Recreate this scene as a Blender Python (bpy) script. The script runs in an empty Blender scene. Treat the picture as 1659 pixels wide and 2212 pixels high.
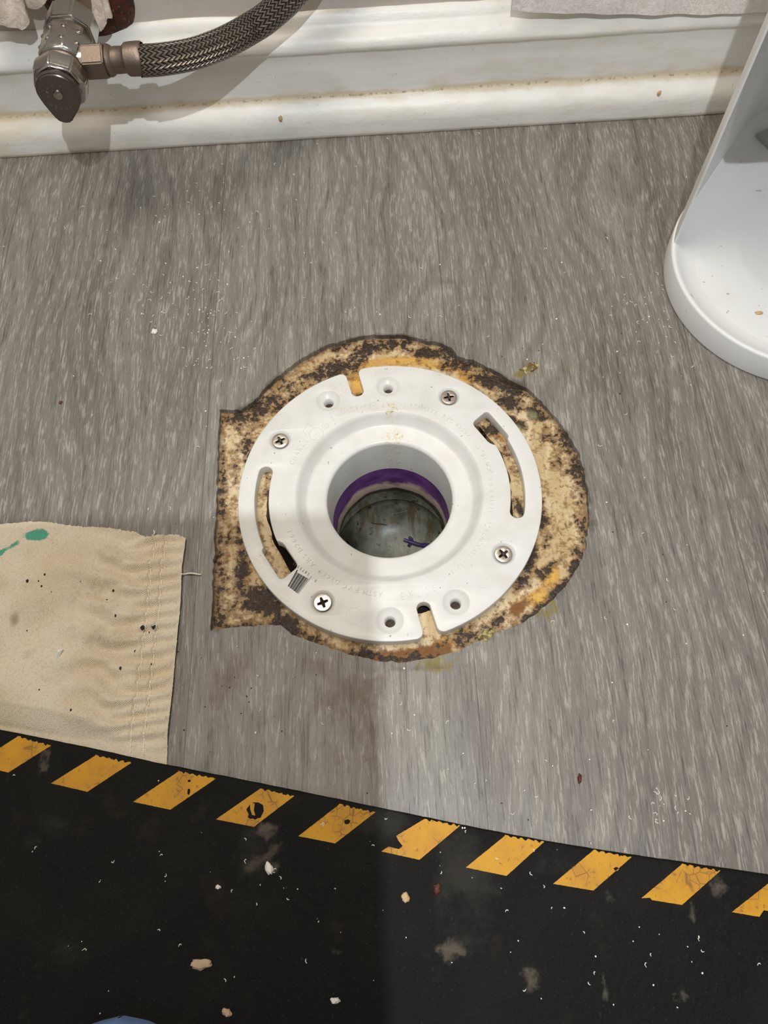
import bpy, bmesh, math, random
import numpy as np
from mathutils import Vector, Matrix, noise
from mathutils.geometry import delaunay_2d_cdt
random.seed(7)
S = 0.001                     # everything below is written in millimetres, origin at the flange centre
scn = bpy.context.scene
COL = scn.collection
# ------------------------------------------------------------------ camera
FPX, TILT, ROLL, YAW = 1600.0, 0.420255, 0.0996038, -0.05447715
CAM = Vector((6.19, -187.50, 395.95))
def cam_axes():
    cy, sy = math.cos(-YAW), math.sin(-YAW)
    def fl(v): return Vector((v[0]*cy - v[1]*sy, v[0]*sy + v[1]*cy, v[2]))
    r0, u0 = Vector((1, 0, 0)), Vector((0, math.cos(TILT), math.sin(TILT)))
    fwd = Vector((0, math.sin(TILT), -math.cos(TILT)))
    cr, sr = math.cos(ROLL), math.sin(ROLL)
    right = r0*cr - u0*sr
    up = r0*sr + u0*cr
    return fl(right), fl(up), fl(fwd)
RT, UP, FW = cam_axes()
def ray(px, py): return RT*((px-829.5)/FPX) + UP*(-(py-1106)/FPX) + FW
def at(px, py, z=0.0):                    # point of the photograph on the horizontal plane at height z (mm)
    d = ray(px, py); return CAM + d*((z-CAM.z)/d.z)
def aty(px, py, y):                       # the same on a plane parallel to the wall
    d = ray(px, py); return CAM + d*((y-CAM.y)/d.y)
cd = bpy.data.cameras.new('camera'); cam = bpy.data.objects.new('camera', cd); COL.objects.link(cam)
cd.sensor_fit = 'VERTICAL'; cd.sensor_height = 24.0; cd.sensor_width = 18.0; cd.lens = 24.0*FPX/2212
cd.clip_start = 0.005; cd.clip_end = 20
M = Matrix((RT, UP, -FW)).transposed().to_4x4(); M.translation = CAM*S; cam.matrix_world = M
scn.camera = cam
# ------------------------------------------------------------------ light
vs = scn.view_settings
vs.view_transform = 'Standard'; vs.look = 'None'; vs.exposure = 0.35; vs.gamma = 1.0; vs.use_curve_mapping = False
KEY_POWER, WORLD_STR, WARM_POWER = 8.2, 0.30, 5.2
KEYPOS = CAM - ray(790, 1470).normalized()*330
def look(o, target):
    o.rotation_euler = (Vector(target)*S - o.location).to_track_quat('-Z', 'Y').to_euler()
kl = bpy.data.lights.new('headlamp', 'SPOT'); kl.energy = KEY_POWER; kl.color = (0.93, 0.97, 1.0)
kl.shadow_soft_size = 0.004; kl.spot_size = math.radians(110); kl.spot_blend = 0.8
ko = bpy.data.objects.new('headlamp', kl); COL.objects.link(ko); ko.location = KEYPOS*S; look(ko, (95, 95, 0))
wl = bpy.data.lights.new('ceiling_lamp', 'AREA'); wl.shape = 'DISK'; wl.size = 0.55; wl.energy = WARM_POWER; wl.color = (1.0, 0.90, 0.77)
wo = bpy.data.objects.new('ceiling_lamp', wl); COL.objects.link(wo); wo.location = (-0.22, 0.20, 1.25); look(wo, (-40, 60, 0))
world = bpy.data.worlds.new('world'); scn.world = world; world.use_nodes = True
wn = world.node_tree; bg = wn.nodes['Background']
tc = wn.nodes.new('ShaderNodeTexCoord'); sx = wn.nodes.new('ShaderNodeSeparateXYZ'); cr_ = wn.nodes.new('ShaderNodeValToRGB')
wn.links.new(tc.outputs['Generated'], sx.inputs[0]); wn.links.new(sx.outputs[2], cr_.inputs[0]); wn.links.new(cr_.outputs[0], bg.inputs[0])
cr_.color_ramp.elements[0].color = (0.30, 0.25, 0.20, 1); cr_.color_ramp.elements[0].position = 0.05
cr_.color_ramp.elements[1].color = (1.0, 0.955, 0.90, 1); cr_.color_ramp.elements[1].position = 0.6
bg.inputs[1].default_value = WORLD_STR
# ------------------------------------------------------------------ helpers
def lin(c):
    return tuple(((v/255)/12.92 if v/255 <= .04045 else ((v/255+.055)/1.055)**2.4) for v in c) + (1.0,)
def tag(o, label=None, cat=None, group=None, kind=None):
    if label: o['label'] = label
    if cat: o['category'] = cat
    if group: o['group'] = group
    if kind: o['kind'] = kind
    return o
def link(name, me, m=None, parent=None, smooth=False, ang=None):
    o = bpy.data.objects.new(name, me); COL.objects.link(o)
    if m: me.materials.append(m)
    if smooth: me.polygons.foreach_set('use_smooth', [True]*len(me.polygons))
    if smooth and ang: me.set_sharp_from_angle(angle=math.radians(ang))
    if parent:
        o.parent = parent; o.matrix_parent_inverse = Matrix.Translation(-parent.location) if parent.type == 'EMPTY' else Matrix.Identity(4)
    return o
def mesh(vs_, fs, name='m'):
    me = bpy.data.meshes.new(name); me.from_pydata([tuple(c*S for c in v) for v in vs_], [], fs); me.update(); me.validate(); return me
def root(name, loc):
    o = bpy.data.objects.new(name, None); o.empty_display_size = 0.01; COL.objects.link(o); o.location = Vector(loc)*S; return o
class MB:
    def __init__(s): s.v = []; s.f = []
    def add(s, v, f, mat=None):
        n = len(s.v); s.v += [tuple(mat @ Vector(p)) if mat else tuple(p) for p in v]; s.f += [tuple(i+n for i in q) for q in f]
    def lathe(s, prof, seg=64, mat=None, close=False):
        v = []; f = []; n = len(prof)
        for k in range(seg):
            a = 2*math.pi*k/seg
            v += [(r*math.cos(a), r*math.sin(a), z) for r, z in prof]
        for k in range(seg):
            k2 = (k+1) % seg
            for i in range(n-1): f.append((k*n+i, k2*n+i, k2*n+i+1, k*n+i+1))
        if close:
            f.append(tuple(k*n for k in range(seg))[::-1]); f.append(tuple(k*n+n-1 for k in range(seg)))
        s.add(v, f, mat)
    def prism(s, poly, z0, z1, mat=None):
        n = len(poly); v = [(x, y, z0) for x, y in poly] + [(x, y, z1) for x, y in poly]
        f = [tuple(range(n))[::-1], tuple(range(n, 2*n))] + [(i, (i+1) % n, (i+1) % n+n, i+n) for i in range(n)]
        s.add(v, f, mat)
    def sweep(s, pts, rad, seg=12, mat=None, cap=True):
        v = []; f = []; n = len(pts); P = [Vector(p) for p in pts]; up = Vector((0, 0, 1))
        for i, p in enumerate(P):
            t = (P[min(i+1, n-1)] - P[max(i-1, 0)]).normalized()
            a = t.cross(up); a = a.normalized() if a.length > 1e-4 else Vector((1, 0, 0)); b = a.cross(t)
            r = rad[i] if isinstance(rad, (list, tuple)) else rad
            for k in range(seg):
                w = 2*math.pi*k/seg; v.append(tuple(p + a*(r*math.cos(w)) + b*(r*math.sin(w))))
        for i in range(n-1):
            for k in range(seg): f.append((i*seg+k, i*seg+(k+1) % seg, (i+1)*seg+(k+1) % seg, (i+1)*seg+k))
        if cap: f.append(tuple(range(seg))[::-1]); f.append(tuple((n-1)*seg+k for k in range(seg)))
        s.add(v, f, mat)
    def build(s, name, m=None, parent=None, smooth=False, ang=40): return link(name, mesh(s.v, s.f), m, parent, smooth, ang)
def plate(loops, z0, z1, bev=0.0, res=2):
    """flat plate with holes: 2-D curve filled, extruded and bevelled, returned as a mesh in metres"""
    cu = bpy.data.curves.new('c', 'CURVE'); cu.dimensions = '2D'; cu.fill_mode = 'BOTH'
    cu.extrude = ((z1-z0)/2-bev)*S; cu.bevel_depth = bev*S; cu.bevel_resolution = res; cu.offset = -bev*S
    for lp in loops:
        sp = cu.splines.new('POLY'); sp.points.add(len(lp)-1); sp.use_cyclic_u = True
        for i, (x, y) in enumerate(lp): sp.points[i].co = (x*S, y*S, 0, 1)
    o = bpy.data.objects.new('t', cu); COL.objects.link(o)
    me = bpy.data.meshes.new_from_object(o.evaluated_get(bpy.context.evaluated_depsgraph_get()))
    bpy.data.objects.remove(o); bpy.data.curves.remove(cu)
    me.transform(Matrix.Translation((0, 0, (z0+z1)/2*S)))
    bm = bmesh.new(); bm.from_mesh(me); bmesh.ops.remove_doubles(bm, verts=bm.verts, dist=2e-6); bm.to_mesh(me); bm.free()
    me.materials.clear(); return me
GL = {}
def glyph(ch):
    if ch not in GL:
        cu = bpy.data.curves.new('t', 'FONT'); cu.body = ch; cu.size = 1.0; cu.extrude = 0.5; cu.resolution_u = 3
        o = bpy.data.objects.new('t', cu); COL.objects.link(o)
        me = bpy.data.meshes.new_from_object(o.evaluated_get(bpy.context.evaluated_depsgraph_get()))
        GL[ch] = ([tuple(v.co) for v in me.vertices], [tuple(p.vertices) for p in me.polygons])
        bpy.data.objects.remove(o); bpy.data.curves.remove(cu); bpy.data.meshes.remove(me)
    return GL[ch]
def put_glyph(mb, ch, pos, xdir, size, h=0.25, z=4.0, wx=1.0):
    if ch == ' ': return
    v, f = glyph(ch); xd = Vector((xdir[0], xdir[1])).normalized(); yd = Vector((-xd.y, xd.x))
    xs = [p[0] for p in v]; cx = (min(xs)+max(xs))/2
    mb.add([(pos[0]+xd.x*(p[0]-cx)*size*wx+yd.x*(p[1]-.35)*size, pos[1]+xd.y*(p[0]-cx)*size*wx+yd.y*(p[1]-.35)*size, z+(p[2]+.5)*h) for p in v], f)
def bez(pts, n=10):                       # Catmull-Rom through points
    P = [Vector(p) for p in pts]; P = [P[0]*2-P[1]] + P + [P[-1]*2-P[-2]]; out = []
    for i in range(1, len(P)-2):
        for k in range(n):
            t = k/n; a, b, c, d = P[i-1:i+3]
            out.append(0.5*((2*b)+(c-a)*t+(2*a-5*b+4*c-d)*t*t+(3*b-a-3*c+d)*t**3))
    out.append(P[-2]); return out
# ---- material node helper
class Mat:
    def __init__(s, name, col=(200, 200, 200), rough=0.5, metal=0.0, spec=0.5):
        s.m = bpy.data.materials.new(name); s.m.use_nodes = True; s.t = s.m.node_tree; s.b = s.t.nodes['Principled BSDF']
        s.b.inputs['Roughness'].default_value = rough; s.b.inputs['Metallic'].default_value = metal
        s.b.inputs['Specular IOR Level'].default_value = spec
        s.b.inputs['Base Color'].default_value = lin(col)
        s.tcn = None
    def n(s, k): return s.t.nodes.new(k)
    def set(s, sock, v):
        if hasattr(v, 'is_output') or isinstance(v, bpy.types.NodeSocket): s.t.links.new(v, sock)
        else: sock.default_value = v
    def obj(s):
        if not s.tcn: s.tcn = s.n('ShaderNodeTexCoord')
        return s.tcn.outputs['Object']
    def mapv(s, v, sc=(1, 1, 1), loc=(0, 0, 0), rot=(0, 0, 0)):
        q = s.n('ShaderNodeMapping'); s.t.links.new(v, q.inputs[0]); q.inputs['Scale'].default_value = sc
        q.inputs['Location'].default_value = loc; q.inputs['Rotation'].default_value = rot; return q.outputs[0]
    def noise(s, v, scale=1.0, det=3, rough=.55, dist=0.0, out=0):
        q = s.n('ShaderNodeTexNoise'); s.set(q.inputs['Vector'], v); s.set(q.inputs['Scale'], scale)
        q.inputs['Detail'].default_value = det; q.inputs['Roughness'].default_value = rough; q.inputs['Distortion'].default_value = dist
        return q.outputs[out]
    def vor(s, v, scale=1.0, feat='F1', out=0, rnd=1.0):
        q = s.n('ShaderNodeTexVoronoi'); q.feature = feat; s.set(q.inputs['Vector'], v); q.inputs['Scale'].default_value = scale
        q.inputs['Randomness'].default_value = rnd; return q.outputs[out]
    def math(s, op, a, b=0.0, c=None, clamp=False):
        q = s.n('ShaderNodeMath'); q.operation = op; q.use_clamp = clamp; s.set(q.inputs[0], a); s.set(q.inputs[1], b)
        if c is not None: s.set(q.inputs[2], c)
        return q.outputs[0]
    def ramp(s, v, a, b):                 # smooth 0..1 between a and b
        q = s.n('ShaderNodeMapRange'); q.interpolation_type = 'SMOOTHSTEP'; s.set(q.inputs[0], v)
        q.inputs[1].default_value = a; q.inputs[2].default_value = b; return q.outputs[0]
    def mix(s, f, a, b, mode='MIX'):
        q = s.n('ShaderNodeMix'); q.data_type = 'RGBA'; q.blend_type = mode; q.clamp_factor = True
        s.set(q.inputs[0], f); s.set(q.inputs[6], lin(a) if isinstance(a, tuple) and len(a) == 3 else a)
        s.set(q.inputs[7], lin(b) if isinstance(b, tuple) and len(b) == 3 else b); return q.outputs[2]
    def attr(s, name):
        q = s.n('ShaderNodeAttribute'); q.attribute_name = name; return q.outputs['Fac']
    def sep(s, v):
        q = s.n('ShaderNodeSeparateXYZ'); s.t.links.new(v, q.inputs[0]); return q.outputs
    def comb(s, x, y, z=0.0):
        q = s.n('ShaderNodeCombineXYZ'); s.set(q.inputs[0], x); s.set(q.inputs[1], y); s.set(q.inputs[2], z); return q.outputs[0]
    def color(s, c): s.set(s.b.inputs['Base Color'], c); return s
    def rough(s, c): s.set(s.b.inputs['Roughness'], c); return s
    def bump(s, h, dist=0.0003, strength=1.0):
        q = s.n('ShaderNodeBump'); s.set(q.inputs['Height'], h); q.inputs['Distance'].default_value = dist
        q.inputs['Strength'].default_value = strength; s.t.links.new(q.outputs[0], s.b.inputs['Normal']); return s
def splats(me, name, lst, z=0.0):
    """soft mask as a point attribute; lst: (px,py,rx_mm,ry_mm,angle_deg,strength)"""
    n = len(me.vertices); co = np.empty(n*3); me.vertices.foreach_get('co', co); co = co.reshape(-1, 3)/S; a = np.zeros(n)
    for px, py, rx, ry, an, st in lst:
        p = at(px, py, z); c, s_ = math.cos(math.radians(an)), math.sin(math.radians(an)); dx = co[:, 0]-p.x; dy = co[:, 1]-p.y
        u = (dx*c+dy*s_)/rx; v = (-dx*s_+dy*c)/ry
        a = np.maximum(a, st*np.exp(-(u*u+v*v)**1.3))
    at_ = me.attributes.new(name, 'FLOAT', 'POINT'); at_.data.foreach_set('value', a.astype(np.float32))
def inside(p, poly):
    x, y = p; r = False; n = len(poly); j = n-1
    for i in range(n):
        xi, yi = poly[i]; xj, yj = poly[j]
        if (yi > y) != (yj > y) and x < (xj-xi)*(y-yi)/(yj-yi)+xi: r = not r
        j = i
    return r
def jag(poly, step=2.0, amp=0.7, fr=0.25):
    out = []; n = len(poly)
    for i in range(n):
        a = Vector(poly[i]).to_2d(); b = Vector(poly[(i+1) % n]).to_2d(); k = max(1, int((b-a).length/step))
        nr = Vector((-(b-a).y, (b-a).x)).normalized() if (b-a).length else Vector((0, 0))
        for q in range(k):
            p = a.lerp(b, q/k); w = noise.noise(Vector((p.x*fr, p.y*fr, 3.1)))*amp + noise.noise(Vector((p.x*fr*5, p.y*fr*5, 9)))*amp*.5
            out.append((p.x+nr.x*w, p.y+nr.y*w))
    return out
def sheet(xr, yr, step, z, hole, zside):
    """horizontal grid sheet with one traced hole; the hole gets side walls down to zside"""
    pts = []; nh = len(hole); pts += hole; ed = [(i, (i+1) % nh) for i in range(nh)]
    nx = int((xr[1]-xr[0])/step); ny = int((yr[1]-yr[0])/step); bx = min(h[0] for h in hole)-step, max(h[0] for h in hole)+step; by = min(h[1] for h in hole)-step, max(h[1] for h in hole)+step
    H = [Vector(h) for h in hole]
    for i in range(nx+1):
        for j in range(ny+1):
            p = (xr[0]+(xr[1]-xr[0])*i/nx, yr[0]+(yr[1]-yr[0])*j/ny)
            if bx[0] < p[0] < bx[1] and by[0] < p[1] < by[1]:
                if inside(p, hole): continue
                if min((p[0]-h[0])**2+(p[1]-h[1])**2 for h in hole) < (step*.35)**2: continue
            pts.append(p)
    r = delaunay_2d_cdt([Vector(p) for p in pts], ed, [], 0, 1e-5)
    vs2, fs = r[0], r[2]; fo = []
    for f in fs:
        c = sum((vs2[i] for i in f), Vector((0, 0)))/len(f)
        if bx[0] < c.x < bx[1] and by[0] < c.y < by[1] and inside((c.x, c.y), hole): continue
        fo.append(tuple(f))
    v = [(p.x, p.y, z) for p in vs2]; n0 = len(v)
    v += [(h[0], h[1], z) for h in hole] + [(h[0], h[1], zside) for h in hole]
    for i in range(nh): j = (i+1) % nh; fo.append((n0+i, n0+j, n0+nh+j, n0+nh+i))
    return mesh(v, fo)
WALLY = 323.0; BASEY = 301.0
# ------------------------------------------------------------------ floor
HOLE_PX = [(475,885),(520,885),(548,868),(575,835),(610,805),(650,775),(700,748),(760,730),(800,724),(850,723),(900,730),(940,738),(975,750),(987,768),(1020,778),(1060,795),(1100,820),(1140,840),(1165,862),(1190,890),(1215,920),(1235,950),(1252,985),(1262,1020),(1270,1060),(1272,1120),(1268,1170),(1255,1215),(1230,1255),(1200,1290),(1165,1320),(1130,1345),(1080,1365),(1030,1385),(990,1405),(940,1420),(880,1430),(820,1428),(760,1415),(715,1400),(670,1385),(630,1370),(605,1352),(585,1348),(540,1352),(455,1360),(466,1120),(471,960)]
hole = [tuple(at(x, y).xy) for x, y in HOLE_PX][::-1]
hole = jag(hole, 2.0, 1.1)
fm = Mat('grey_oak_vinyl', rough=.42, spec=.4)
P = fm.obj(); X, Y, Z = fm.sep(P)
wp = fm.noise(fm.mapv(P, (11, 4.2, 1), (3.3, 1.7, 0)), 1, 2, .5)
wp2 = fm.noise(fm.mapv(P, (160, 40, 1)), 1, 2, .6)
pid = fm.math('FLOOR', fm.math('MULTIPLY', fm.math('ADD', X, 0.1115+0.153*4), 1/0.153))
xw = fm.math('ADD', fm.math('ADD', X, fm.math('MULTIPLY', wp, 0.115)), fm.math('MULTIPLY', wp2, 0.0022))
xw2 = fm.math('ADD', X, fm.math('MULTIPLY', wp, 0.02))
st1 = fm.noise(fm.comb(fm.math('MULTIPLY', xw2, 820), fm.math('MULTIPLY', Y, 78), pid), 1, 3, .62)
st2 = fm.noise(fm.comb(fm.math('MULTIPLY', X, 900), fm.math('MULTIPLY', Y, 55), fm.math('ADD', pid, 7.3)), 1, 2, .6)
st3 = fm.noise(fm.comb(fm.math('MULTIPLY', X, 1300), fm.math('MULTIPLY', Y, 22), fm.math('ADD', pid, 3.3)), 1, 2, .5)
ring = fm.math('SINE', fm.math('MULTIPLY', xw, 2*math.pi/0.0125))
ring = fm.math('MULTIPLY_ADD', ring, .5, .5)
broad = fm.noise(fm.mapv(P, (38, 7, 1), (1, 5, 0)), 1, 3, .5)
big = fm.noise(fm.mapv(P, (14, 9, 1), (8, 2, 0)), 1, 2, .5)
base = fm.mix(fm.ramp(broad, .3, .7), (118, 112, 105), (146, 141, 133))
base = fm.mix(fm.math('MULTIPLY', fm.ramp(big, .35, .7), .5), base, (138, 136, 130))
pl = fm.n('ShaderNodeTexWhiteNoise'); pl.noise_dimensions = '1D'; fm.set(pl.inputs['W'], pid)
base = fm.mix(fm.math('MULTIPLY', pl.outputs['Value'], .35), base, (112, 104, 98))
base = fm.mix(fm.math('MULTIPLY', fm.ramp(ring, .6, .0), .26), base, (92, 88, 85))
lightm = fm.math('MULTIPLY', fm.ramp(st1, .5, .6), fm.math('MULTIPLY_ADD', ring, .72, .28))
darkm = fm.math('MULTIPLY', fm.ramp(st2, .54, .68), fm.math('MULTIPLY_ADD', fm.math('SUBTRACT', 1.0, ring), .6, .4))
base = fm.mix(fm.math('MULTIPLY', darkm, .62), base, (72, 69, 66))
base = fm.mix(fm.math('MULTIPLY', lightm, .5), base, (190, 185, 176))
base = fm.mix(fm.math('MULTIPLY', fm.ramp(st3, .56, .7), .35), base, (82, 78, 73))
fr = fm.math('SUBTRACT', fm.math('MULTIPLY', fm.math('ADD', X, 0.1115+0.153*4), 1/0.153), pid)
seam = fm.math('MAXIMUM', fm.ramp(fr, .0035, .001), fm.ramp(fr, .9972, .9994))
base = fm.mix(fm.math('MULTIPLY', seam, .55), base, (60, 56, 52))
sn = fm.noise(fm.mapv(P, (300, 120, 1)), 1, 4, .65); sb = fm.noise(P, 90, 4, .6)
def stain(m, b, name, col, k, n1, lo=.25, hi=.75):
    v = m.math('ADD', m.attr(name), m.math('MULTIPLY', m.math('SUBTRACT', n1, .5), 1.1))
    on = m.ramp(m.attr(name), .03, .2)
    return m.mix(m.math('MULTIPLY', m.math('MULTIPLY', m.ramp(v, lo, hi), k), on), b, col)
base = stain(fm, base, 'brown', (88, 62, 44), .62, fm.noise(fm.mapv(P, (190, 110, 1)), 1, 5, .72), .2, .7)
base = stain(fm, base, 'olive', (128, 114, 46), .9, sn, .2, .6)
base = stain(fm, base, 'grime', (62, 52, 40), .8, sb)
base = fm.mix(fm.math('MULTIPLY', fm.ramp(fm.noise(fm.mapv(P, (1500, 420, 1)), 1, 2, .7), .5, .7), .3), base, (88, 84, 80))
fm.color(base); fm.bump(fm.math('ADD', lightm, fm.math('MULTIPLY', darkm, -.8)), .00012, .5)
fme = sheet((-430, 430), (-430, 323), 5.5, 0.0, hole, -4.2)
splats(fme, 'brown', [(985,612,14,2.2,-8,.55),(1040,640,10,2,-32,.5),(1080,680,9,2,-55,.42),(1105,720,8,2.4,-65,.4),(940,600,10,2,0,.35),(1000,590,6,3,0,.35),(860,600,14,4,0,.22),
  (760,1500,26,14,20,.62),(690,1440,10,5,0,.7),(790,1580,12,26,0,.45),(720,1640,18,16,0,.3),(510,1450,12,16,0,.55),(470,1500,6,26,0,.55),(560,1560,16,12,0,.35),(455,1600,5,20,0,.45),(700,1720,30,12,0,.2),(600,1420,22,8,0,.35),(1180,840,14,10,0,.35),(1030,700,40,16,-10,.18),(640,560,30,14,0,.12),(850,1680,24,20,0,.2)])
splats(fme, 'olive', [(1145,797,7,4,25,.85),(1120,810,7,4,10,.6),(1232,797,5,3,-10,.6),(1215,785,5,3,0,.4),(1175,1328,7,5,0,.55),(1195,1310,5,6,0,.5),(940,1432,12,5,5,.7),(915,1440,6,3.5,0,.6),(985,1425,6,3,0,.5),(540,516,1.2,2,0,.9),(1330,800,2,2,0,.5)])
splats(fme, 'grime', [(830,728,36,3,0,.75),(930,742,16,3,-12,.7),(1060,802,20,3,-30,.7),(1150,860,14,3,-45,.65),(1225,940,14,3,-55,.6),(1268,1060,3,18,0,.6),(1275,1140,3,16,0,.6),(600,820,22,4,40,.6),(540,880,12,6,30,.7),(700,755,20,4,20,.55),(900,1440,40,4,0,.5),(1100,1365,26,4,18,.45),(1220,1275,16,4,45,.55),(660,1395,18,3,-18,.4),(820,1436,20,3,0,.6),(1120,835,10,6,-20,.7),(470,900,5,5,0,.5),(461,1360,6,4,0,.6)])
link('floor', fme, fm.m); tag(bpy.data.objects['floor'], 'grey oak-look vinyl plank floor with an opening cut around the drain', 'floor', kind='structure')
# ------------------------------------------------------------------ subfloor patch inside the opening
sm = Mat('stained_adhesive', rough=.55)
P = sm.obj()
n1 = sm.noise(P, 120, 6, .62, .3); n2 = sm.noise(P, 420, 5, .6, .4); n3 = sm.noise(sm.mapv(P, (60, 20, 30), rot=(0, 0, .15)), 1, 4, .6, .6); n4 = sm.noise(P, 45, 3, .5, .5); n5 = sm.noise(P, 900, 3, .6)
b = sm.mix(sm.ramp(n3, .38, .62), (232, 212, 174), (206, 180, 134))
b = sm.mix(sm.math('MULTIPLY', sm.ramp(n2, .5, .7), .5), b, (160, 124, 74))
b = sm.mix(sm.math('MULTIPLY', sm.ramp(n4, .55, .75), .5), b, (202, 198, 168))
v = sm.math('ADD', sm.attr('amber'), sm.math('MULTIPLY', sm.math('SUBTRACT', n1, .5), .8))
b = sm.mix(sm.ramp(v, .25, .6), b, (212, 166, 92)); b = sm.mix(sm.math('MULTIPLY', sm.ramp(v, .6, .95), .8), b, (238, 188, 88))
v = sm.math('ADD', sm.attr('rust'), sm.math('MULTIPLY', sm.math('SUBTRACT', n1, .5), .9))
b = sm.mix(sm.ramp(v, .3, .6), b, (132, 82, 38))
d = sm.math('ADD', sm.math('MULTIPLY', sm.attr('dark'), 1.0), sm.math('MULTIPLY', sm.math('SUBTRACT', n1, .5), 2.3))
d = sm.math('ADD', d, sm.math('MULTIPLY', sm.math('SUBTRACT', n2, .5), 1.6))
d = sm.math('ADD', d, sm.math('MULTIPLY', sm.attr('rim'), .28))
d = sm.math('ADD', d, sm.math('MULTIPLY', sm.math('SUBTRACT', n4, .47), .9))
b = sm.mix(sm.math('MULTIPLY', sm.ramp(sm.attr('rim'), .2, .9), .55), b, (112, 98, 78))
b = sm.mix(sm.math('MULTIPLY', sm.ramp(d, .0, .42), .72), b, (134, 96, 52))
b = sm.mix(sm.math('MULTIPLY', sm.ramp(d, .45, .68), .95), b, (44, 30, 20))
b = sm.mix(sm.math('MULTIPLY', sm.ramp(n5, .64, .74), .55), b, (60, 40, 22))
v = sm.math('ADD', sm.attr('green'), sm.math('MULTIPLY', sm.math('SUBTRACT', n1, .5), .9))
b = sm.mix(sm.math('MULTIPLY', sm.ramp(v, .35, .9), .55), b, (196, 194, 146))
sm.color(b); sm.rough(sm.math('MULTIPLY_ADD', sm.ramp(d, .4, .7), -.33, .62))
sm.bump(sm.math('ADD', sm.math('MULTIPLY', n1, 1.0), sm.math('MULTIPLY', n2, .6)), .0022, .8)
cut = jag([(73*math.cos(a), 73*math.sin(a)) for a in [2*math.pi*k/60 for k in range(60)]], 3, 2.2, .12)
sme = sheet((-128, 128), (-112, 136), 2.5, -4.0, cut, -22)
splats(sme, 'dark', [(730,785,22,8,28,.8),(820,742,30,5,4,.75),(610,850,20,9,42,.8),(660,815,14,7,35,.7),(920,755,22,5,-10,.85),(985,780,14,6,-20,.8),(1060,815,22,6,-28,.85),(1010,800,14,5,-20,.6),(1105,862,11,7,-25,.8),(1160,890,10,5,-45,.8),(1195,930,7,12,20,.5),(1120,905,12,3,-40,.7),
  (530,900,14,8,0,.7),(560,880,10,8,30,.85),(535,960,5,14,0,.7),(508,1010,3,16,0,.5),(515,1165,4,16,0,.65),(500,1080,4,10,0,.35),(520,1230,5,14,-10,.75),(545,1290,10,10,0,.8),(575,1310,10,8,0,.8),(500,1320,12,8,0,.45),(530,1345,14,4,0,.6),(620,1345,16,5,-25,.75),(680,1375,12,5,-20,.5),(485,1180,2,40,0,.5),(478,1060,2,50,0,.35),
  (790,1414,16,4,0,.65),(850,1418,16,3,0,.6),(1000,1370,12,5,15,.55),(1070,1340,12,4,25,.65),(1150,1205,4,12,-10,.7),(1125,1250,6,8,-30,.6),(1175,1130,3,20,0,.6),(1185,1230,3,4,0,.9),(1200,1215,5,3,0,.8),(1170,1235,3,4,0,.8),(1215,960,8,20,15,.42),(1240,1010,5,14,10,.5),(1255,1120,4,16,0,.45),(1200,1290,14,3.5,48,.8),(1150,1330,10,3,35,.65),(1245,1200,3,12,-15,.6),(1225,1260,8,3,55,.6),(1090,960,4,16,22,.5),(1060,925,6,4,0,.8),(780,850,4,3,0,.8),(1125,1095,3,6,0,.8),(575,1050,3,10,0,.3),(709,866,4,4,0,2),(838,835,4,4,0,2),(985,1301,4,4,0,2),(842,1340,4,4,0,2)])  # final spots paint the darkness inside the unscrewed dish holes
n_ = len(sme.vertices); rimv = []
HV = np.array(hole)
for v_ in sme.vertices:
    dd = math.sqrt(((HV[:, 0]-v_.co.x/S)**2+(HV[:, 1]-v_.co.y/S)**2).min()); rimv.append(math.exp(-(dd/3.2)**1.5))
ra = sme.attributes.new('rim', 'FLOAT', 'POINT'); ra.data.foreach_set('value', rimv)
splats(sme, 'amber', [(870,772,30,4.5,0,.85),(940,780,16,4,-12,.8),(772,818,6,10,0,1.0),(690,860,8,4,35,.6),(1180,1300,6,5,40,.7),(800,778,22,4,6,.75),(740,800,12,4,25,.5),(860,770,20,3,0,.4),(985,790,13,3.5,-20,.75),(1010,808,8,4,-25,.95),(1193,1240,5,9,-30,1.0),(1165,1285,8,5,40,1.0),(1140,1295,8,4,30,.7),(960,1388,8,4,10,.75),(1190,945,4,4,0,.5),(600,870,6,4,40,.4),(1085,935,7,5,-30,.6)])
splats(sme, 'rust', [(860,1415,34,5,2,.8),(930,1405,18,5,8,.8),(1120,1310,8,5,30,.7),(780,745,40,6,6,.4),(530,1150,6,60,0,.35),(600,875,10,6,30,.5),(1020,830,12,4,-30,.5),(1100,1030,4,26,8,.2),(560,1340,26,6,0,.5),(700,1395,20,5,-15,.4)])
splats(sme, 'green', [(1120,930,12,8,-40,.7),(1150,890,8,5,-40,.6),(570,930,6,6,30,.5),(1050,1385,7,4,0,.6),(600,880,8,3,38,.3),(560,1100,4,20,0,.4)])
so = link('subfloor', sme, sm.m); tag(so, 'stained subfloor with tan and black adhesive residue exposed inside the floor opening', 'subfloor', kind='structure')
vd = Mat('void_dirt', (40, 32, 24), .9); q = MB(); q.lathe([(46, -20), (90, -20), (90, -70), (46, -70)], 48); q.build('trim_1', vd.m); tag(bpy.data.objects['trim_1'], 'dark rough cavity around the pipe under the flange', 'cavity', kind='structure')
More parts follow.
